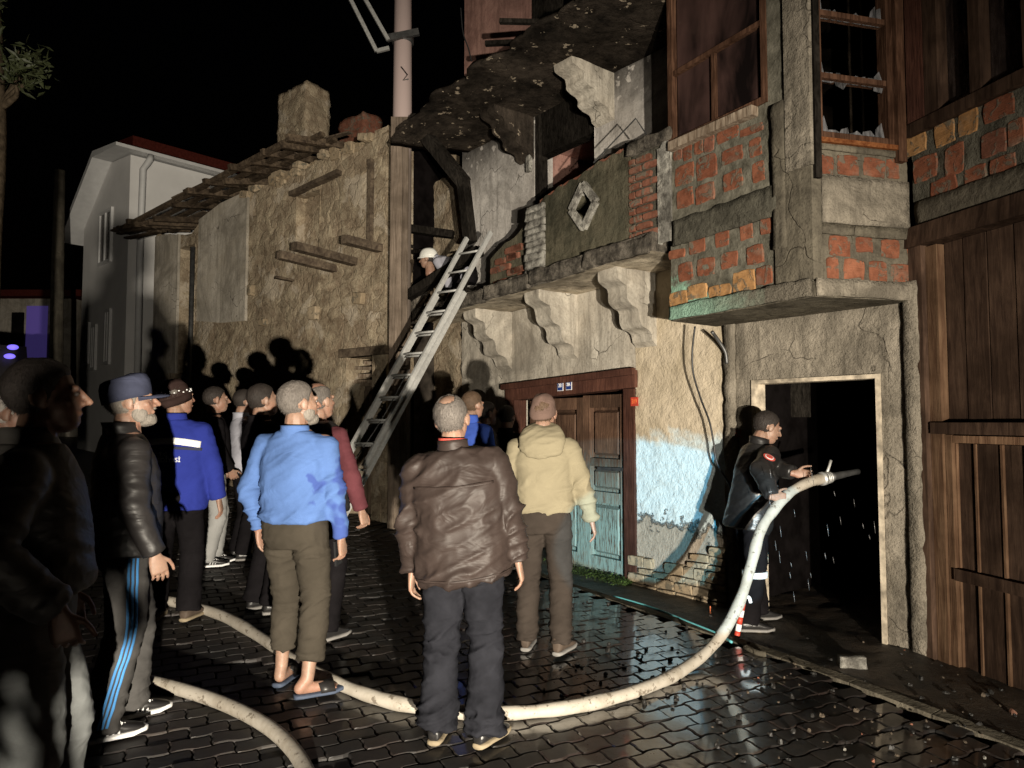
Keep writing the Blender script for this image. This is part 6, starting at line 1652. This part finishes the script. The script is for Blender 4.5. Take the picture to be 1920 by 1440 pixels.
# work jacket: reflective band, chevron marks and lettering across the back
o = P['d']; up_ = o['up']
rb = ribbon(o, o['top'], [up_(-.20, -.2, 1.285), up_(-.08, -.2, 1.30), up_(.06, -.2, 1.30), up_(.20, -.2, 1.275)], (0, -1, 0), .048, 'reflective_band', 'reflective', .005)
ribbon(o, o['top'], [up_(-.21, -.2, 1.245), up_(0, -.2, 1.255), up_(.21, -.2, 1.24)], (0, -1, 0), .02, 'navy_band', 'cap_navy', .004)
me_ = o['top'].data; bv = BVHTree.FromPolygons([v.co for v in me_.vertices], [p.vertices for p in me_.polygons])
for (s_, z_, sz_) in (('T.C.', 1.205, .040), ('BELEDİYESİ', 1.165, .044)):
    tm_ = text_mesh(s_, sz_, .0); co = get_co(tm_); base = up_(-.03, -.3, z_)
    for i in range(len(co)):
        q = base + Vector((co[i][0], 0, co[i][1])); h_ = bv.ray_cast(q, Vector((0, 1, 0)), 1.0)
        co[i] = (h_[0] + Vector((0, -.006, 0))) if h_[0] is not None else q
    set_co(tm_, co); tm_.materials.append(M('reflective')); lo = bpy.data.objects.new('lettering', tm_); COL.objects.link(lo); lo.parent = o['top']
Th_ = o['Th']; 
for q in range(22):
    a = R(-170 + q * 16); 
    MB().box(Th_ @ Vector((math.sin(a) * .0925, -.022 + math.cos(a) * .111, .045 + .012 * (q % 2))), .009, .009, .008).build('pattern_stitch', M('stripe_white'), bn, org=(0, 0, 0))

# ---- fireman with the branch pipe at the garage door
fl = on_ground(1408, 1176); fl.z = gz(fl.x, fl.y) + .012
HEADF = 78
Rz = Matrix.Rotation(R(HEADF), 4, 'Z')
def loc_in(pt): return Rz @ (Vector(pt) - fl)      # world -> fireman space
noz = at_y(1532, 897, 5.42); grip = at_y(1463, 944, 5.25)
wR = loc_in(grip); wL = loc_in(at_y(1516, 904, 5.39))
P['n'] = person(0, 0, 'fireman in black jacket with round red sleeve badge aiming the hose into the garage', H=1.74, loc=fl, head=HEADF, wide=1.05, lean=14, stance=.14, stag=(.16, -.10), footyaw=(0, -14), skin='skin',
    wr=(wL + Vector((-.03, -.05, .045)), wR + Vector((.0, -.06, .05))), pole=((-.6, -.3, -1), (.8, -.6, -.6)), hair=('hair_black', 'full'), top=('leather_black', .76, .016, .040), leg=('wool_black', .012, .14), shoes='black', collar=.06, vox=.0115, seed=53, look=(-4, -4, 0), curl=(62, 62),
    hdir=((.35, .80, -.10), (.15, .85, -.10)), palms=((.1, -.1, -1), (-.1, -.1, -1)))
o = P['n']
a_, b_, c_ = o['arms'][1]; bc = a_ + (b_ - a_) * .45
meb = o['top'].data; bv = BVHTree.FromPolygons([v.co for v in meb.vertices], [p.vertices for p in meb.polygons])
hit = bv.find_nearest(bc + Vector((.09, -.05, .0)))
nr = hit[1]; x_ = nr.orthogonal().normalized(); y_ = nr.cross(x_)
for rr_, of, mt in ((.047, .005, 'badge_red'), (.034, .008, 'stripe_white'), (.026, .011, 'badge_red')):
    MB().prism([hit[0] + nr * of + x_ * math.cos(q) * rr_ + y_ * math.sin(q) * rr_ for q in np.linspace(0, 2 * math.pi, 25)[:-1]], nr * .003).build('badge', M(mt), o['top'], org=(0, 0, 0))
a_, b_, c_ = o['legs'][1]; m_ = b_ + (c_ - b_) * .12
MB().tube([m_ + Vector((0, 0, .022)), m_ - Vector((0, 0, .022))], .098, 22).build('reflective_band', M('reflective'), o['trousers'], True, org=(0, 0, 0))
up_ = o['up']; ribbon(o, o['top'], [up_(.08, .3, 1.12), up_(.16, .3, 1.12), up_(.22, .3, 1.12)], (0, 1, 0), .02, 'reflective_band', 'reflective', .005)

# ---- hoses
def hose_pts(lst): return [on_ground(x, y, .037) + Vector((0, 0, .0)) for x, y in lst]
hp = hose_pts([(285, 1122), (345, 1133), (420, 1156), (490, 1196), (560, 1244), (640, 1284), (720, 1312), (800, 1328), (900, 1337), (1000, 1334), (1100, 1320), (1200, 1293), (1280, 1256)])
hp += [at_y(1342, 1204, 4.88), at_y(1385, 1132, 5.00), at_y(1408, 1060, 5.08), at_y(1424, 1000, 5.15), at_y(1446, 962, 5.21), at_y(1480, 924, 5.30), at_y(1520, 903, 5.39), at_y(1548, 897, 5.45)]
hs = tag(MB().tube(catmull(hp, 9), [.038 + .0022 * math.sin(i * .37) + .0016 * math.sin(i * .91) for i in range(len(hp) * 9 - 8)], 18).build('fire_hose', M('hose_canvas'), None, True), 'white fire hose curving across the street to the fireman', 'fire hose', 'fire hoses')
h2 = hose_pts([(195, 1262), (260, 1274), (330, 1290), (400, 1312), (460, 1338), (510, 1368), (548, 1404), (574, 1446), (590, 1500)])
tag(MB().tube(catmull(h2, 7), .037, 16).build('fire_hose', M('hose_canvas'), None, True), 'second white fire hose curving at the bottom left', 'fire hose', 'fire hoses')
n0, n1 = at_y(1540, 898, 5.43), at_y(1608, 884, 5.62); nd_ = (n1 - n0).normalized(); Ln = (n1 - n0).length
nz = thing('nozzle', n0, 'metal branch pipe nozzle with lever at the end of the hose', 'nozzle')
MB().tube([n0, n0 + nd_ * .03], .052, 18).build('coupling', M('aluminium_dull'), nz, True)
for q in range(3): MB().tube([n0 + nd_ * (.035 + q * .022), n0 + nd_ * (.050 + q * .022)], .050 - .003 * q, 18).build('coupling_ring', M('aluminium_dull'), nz, True)
MB().tube([n0 + nd_ * .1, n0 + nd_ * .14, n0 + nd_ * (Ln - .05), n0 + nd_ * Ln], [.040, .030, .022, .026], 16).build('barrel', M('steel_dark'), nz, True)
lv_ = n0 + nd_ * .06; MB().tube([lv_ + Vector((0, 0, .03)), lv_ + Vector((.03, .02, .085)), lv_ + Vector((.05, .035, .13))], [.012, .010, .012], 8).build('lever', M('aluminium'), nz, True)

# ---- aluminium extension ladder against the balcony
def rail_line(tx, ty, TY, bx, by, BY): return at_y(tx, ty, TY), at_y(bx, by, BY)
tA, bA_ = at_y(930, 440, 8.25), at_y(656, 950, 7.25)
dirL = (tA - bA_).normalized(); gz0 = None
s_ = 0.0; q = bA_.copy()
while q.z > gz(q.x, q.y): q = q - dirL * .02
baseR = q; topR = tA
rv = Vector((-.30, .22, 0)); rv = rv.normalized() * .42
nrm = dirL.cross(rv).normalized()
lad = thing('ladder', baseR, 'silver aluminium extension ladder leaning on the scorched balcony', 'ladder')
LL = (topR - baseR).length
def pt_(s, w, o): return baseR + dirL * s + rv * w + nrm * o
if nrm.y > 0: nrm = -nrm
for (w0, s0, s1, of) in ((0, 0, LL * .80, 0.0), (1, 0, LL * .80, 0.0), (.08, LL * .26, LL, .052), (.92, LL * .26, LL - .02, .052)):
    a, b = pt_(s0, w0, of), pt_(s1, w0, of); r_ = MB()
    x_ = rv.normalized()
    r_.bar(a, b, .018, .050, up=tuple(x_.cross(dirL)))
    for e in (-1, 1): r_.bar(a + nrm * e * .026 + x_ * .010, b + nrm * e * .026 + x_ * .010, .028, .005, up=tuple(x_.cross(dirL)))
    rl = r_.build('rail', M('aluminium'), lad)
s_ = .22; kq = 0
while s_ < LL * .80:
    MB().tube([pt_(s_, 0.02, 0), pt_(s_, .98, 0)], .016, 10, flat=.8).build('rung', M('aluminium'), lad, True); s_ += .285
s_ = .22 + .285 * math.ceil((LL * .26 - .2) / .285)
while s_ < LL:
    MB().tube([pt_(s_, .10, .052), pt_(s_, .90, .052)], .016, 10, flat=.8).build('rung', M('aluminium'), lad, True); s_ += .285
rp_ = catmull([pt_(LL * .55, .5, .02), pt_(LL * .4, .45, .03), pt_(LL * .25, .62, .05), pt_(LL * .18, .75, .06)], 6); MB().tube(rp_, .007, 6).build('rope', M('steel_dark'), lad, True)
MB().tube(catmull([pt_(LL * .205 + .08 * math.sin(q), .7 + .16 * math.cos(q), .06) for q in np.linspace(0, 6.8, 12)], 3), .009, 6).build('rope_coil', M('aluminium_dull'), lad, True)

# ---- man crouching on the balcony in a white helmet
tq, zq = WQ(862, 545, .36)
cl_ = W(tq, .36, ZS(5.2) + .175)
P['o'] = person(0, 0, 'man in white helmet and pale jacket stooping on the burnt balcony above the ladder', H=1.60, loc=cl_, head=-75, wide=1.0, lean=66, crouch=.46, stance=.1, wr=((-.2, .35, 1.0), (.2, .35, 1.0)), hair=('hair_black', 'full'), top=('shirt_pale', .9, .012, .02), leg=('wool_black', .01, .12), shoes='black', vox=.016, seed=59)
o = P['o']; Th_ = o['Th']; r3 = Th_.to_3x3(); rr_ = []
for a in np.linspace(0, 1, 9):
    th_ = a * math.pi / 2 * .985; rr_.append((Th_ @ Vector((0, -.015, .02 + math.sin(th_) * .135)), r3 @ Vector((.105 * math.cos(th_) ** .6, 0, 0)), r3 @ Vector((0, .130 * math.cos(th_) ** .6, 0))))
hl = MB().rings(rr_, 28, 2.0).build('helmet', M('helmet_white'), o['body'], True, org=(0, 0, 0))
MB().rings([(Th_ @ Vector((0, -.01, .012)), r3 @ Vector((.125, 0, 0)), r3 @ Vector((0, .155, 0))), (Th_ @ Vector((0, -.01, .024)), r3 @ Vector((.112, 0, 0)), r3 @ Vector((0, .138, 0)))], 28, 2.0).build('brim', M('helmet_white'), hl, True, org=(0, 0, 0))

# ---- unseen bystander added beside the viewer to shade the men at the left edge
qb = Vector((-.33, -.47, gz(-.33, -.47) + .01))
P['q'] = person(0, 0, 'unseen man in black coat added beside the viewer to shade the men at the left edge', H=1.74, loc=qb, head=20, wide=.92, hair=('hair_black', 'full'), top=('wool_black', .80, .012, .02), leg=('wool_black', .01, .12), shoes='black', vox=.02, seed=61)

# ---- litter on the wet ground: plaster crumbs, brick chips, charcoal; each its own piece
def chunk(seed, flat):
    rg = random.Random(seed); mb = MB(); n = 7; vs = []
    for z, s in ((0, 1.0), (flat * .6, 1.05), (flat, .6)):
        for i in range(n): a = 2 * math.pi * i / n + seed; r_ = s * (.6 + .4 * rg.random()); vs.append((math.cos(a) * r_ * .5, math.sin(a) * r_ * .36, z * (.8 + .4 * rg.random())))
    fs = [(k * n + i, k * n + (i + 1) % n, (k + 1) * n + (i + 1) % n, (k + 1) * n + i) for k in range(2) for i in range(n)] + [tuple(range(2 * n, 3 * n)), tuple(reversed(range(n)))]
    return mb.add(vs, fs).mesh('crumb')
CH = {}
for mt in ('debris', 'charcoal', 'brick_old', 'white_flaked'):
    CH[mt] = [chunk(k, .25 + .1 * k) for k in range(4)]
    for me in CH[mt]: me.materials.append(M(mt))
rg = random.Random(12)
coal = MB()
def add_coal(g_, s_, lift):
    me = rg.choice(CH['charcoal']); r_ = Matrix.Rotation(rg.uniform(0, 6.3), 3, 'Z'); b_ = Vector((g_.x, g_.y, gz(g_.x, g_.y) + lift))
    coal.add([r_ @ (v.co * s_) + b_ for v in me.vertices], [tuple(p.vertices) for p in me.polygons])
PLACE = ('beside the kerb', 'before the garage', 'near the timber gate', 'on the paving at lower right')
for k in range(150):
    px, py = rg.uniform(1330, 1910), rg.uniform(1150, 1435)
    g_ = on_ground(px, py)
    if (g_ - G0).dot(N) < .05 or (g_ - FQ.O).dot(FQ.N) < .04: continue
    if k % 2: add_coal(g_, rg.uniform(.01, .05), .006); continue
    s_ = rg.uniform(.008, .028) * (1.8 if rg.random() < .15 else 1); mt = rg.choices(['debris', 'brick_old', 'white_flaked'], [6, .8, .4])[0]
    o = link('crumb', rg.choice(CH[mt]), None, (g_.x, g_.y, gz(g_.x, g_.y) + .008), Matrix.Rotation(rg.uniform(0, 6.3), 3, 'Z') @ Matrix.Rotation(rg.uniform(-.25, .25), 3, 'X'), (s_, s_, s_))
    wd = {'debris': 'plaster crumb', 'brick_old': 'reddish brick chip', 'white_flaked': 'white paint crumb'}[mt]
    ks = kside(g_.x, g_.y); pl = 'beside the kerb at lower right' if abs(ks) < .18 else 'on the wet paving at lower right' if ks > 0 else 'before the timber gate' if px > 1700 else 'on the dark ground before the garage'
    tag(o, ('large ' if s_ > .034 else 'small ' if s_ < .02 else '') + wd + ' lying ' + pl, 'rubble', wd + 's on the ground')
for k in range(90):      # charcoal spots on the paving
    px, py = rg.gauss(1200, 100), rg.uniform(1110, 1330); g_ = on_ground(px, py)
    if kside(g_.x, g_.y) < .1: continue
    add_coal(g_, rg.uniform(.012, .05), .001)
tag(coal.build('charcoal_crumbs', M('charcoal')), 'black charcoal crumbs strewn over the wet paving and pavement', 'charcoal', kind='stuff')
g_ = on_ground(1598, 1252); rough_box(Fr(g_, (1, -.15)), -.085, .085, -.04, .04, g_.z - .01, g_.z + .075, .012, .025, 7).build('rubble_stone', M('white_flaked'), None, True)
tag(bpy.data.objects['rubble_stone'], 'pale broken stone lying on the ground before the garage', 'stone')
g_ = on_ground(1425, 1178); rough_box(Fr(g_ + Vector((-.02, -.1, 0)), (1, .1)), -.05, .05, -.03, .03, g_.z - .01, g_.z + .06, .012, .025, 8).build('rubble_stone', M('stone_pale'), None, True)
tag(bpy.data.objects['rubble_stone.001'], 'small tan stone beside the fireman\'s shoe', 'stone')
# red and white painted marker post leaning by the hose
a, b = on_ground(1381, 1196), at_y(1393, 1130, on_ground(1381, 1196).y)
mk = thing('marker_post', a, 'short red and white banded marker post standing behind the hose', 'marker post')
v_ = b - a
for k in range(5):
    MB().tube([a + v_ * (k / 5), a + v_ * ((k + 1) / 5 - .01)], .022, 10).build('band', M('red_paint' if k % 2 == 0 else 'plate_white'), mk, True)
MB().tube(catmull([b, b + Vector((.012, 0, .035)), b + Vector((.045, 0, .04)), b + Vector((.058, 0, .0))], 5), .014, 8).build('hook', M('plate_white'), mk, True)
g_ = [on_ground(x, y, .012) for x, y in ((1150, 1118), (1225, 1140), (1290, 1166), (1345, 1188), (1372, 1204))]
tag(MB().tube(catmull(g_, 5), .010, 8).build('thin_hose', M('teal_line'), None, True), 'thin pale blue hose lying along the kerb', 'hose')
g_ = [on_ground(x, y, .02) for x, y in ((1395, 1212), (1420, 1224), (1436, 1227))]
tag(MB().tube(catmull(g_, 4), .02, 8).build('pipe_piece', M('concrete_dark'), None, True), 'short grey pipe piece on the ground below the fireman', 'pipe')
t_, z_ = WQ(1332, 1146, .3); g_ = on_ground(1332, 1150)
tag(MB().bar(g_, g_ + Vector((0, 0, .06)), .01, .01).build('marker_peg', M('orange_paint'), None), 'tiny orange peg at the foot of the cream wall', 'peg')
# weeds along the foot of the street door
wd = MB(); rg = random.Random(5)
for k in range(1500):
    t = dR + .0 + abs(rg.gauss(0, .55)); p = .04 + abs(rg.gauss(0, .11)); b = W(t, p, 0); z = gz(b.x, b.y) - .01; h = rg.uniform(.02, .075) * math.exp(-p * 2.0)
    a = rg.uniform(0, 6.28); l = rg.uniform(.006, .014); sd = Vector((math.cos(a), math.sin(a), 0)); t_ = Vector((rg.gauss(0, .02), rg.gauss(0, .02), h))
    r0 = Vector((b.x, b.y, z)); c = r0 + t_
    wd.add([r0 - sd * .0015, r0 + sd * .0015, c], [(0, 1, 2)])
    nn = Vector((rg.gauss(0, .5), rg.gauss(0, .5), 1)).normalized(); x_ = nn.orthogonal().normalized(); y_ = nn.cross(x_)
    wd.add([c - x_ * l, c + y_ * l * .7, c + x_ * l, c - y_ * l * .7], [(0, 1, 2, 3)])
w_ = wd.build('weeds', M('leaf')); tag(w_, 'low green weeds growing along the foot of the street door', 'weeds', kind='stuff')
# water drops thrown off the nozzle
dr = MB(); rg = random.Random(8)
for k in range(26):
    q = at_y(rg.uniform(1440, 1650), rg.uniform(840, 1120), rg.uniform(5.0, 5.35)); l = rg.uniform(.03, .09)
    dr.tube([q, q + Vector((.004, 0, -l * .5)), q + Vector((.008, 0, -l))], [.0012, .0022, .0012], 5)
d_ = dr.build('water_drops', M('glass_shard'), None, True); tag(d_, 'falling water drops sprayed off the hose nozzle before the garage', 'water drops', kind='stuff')
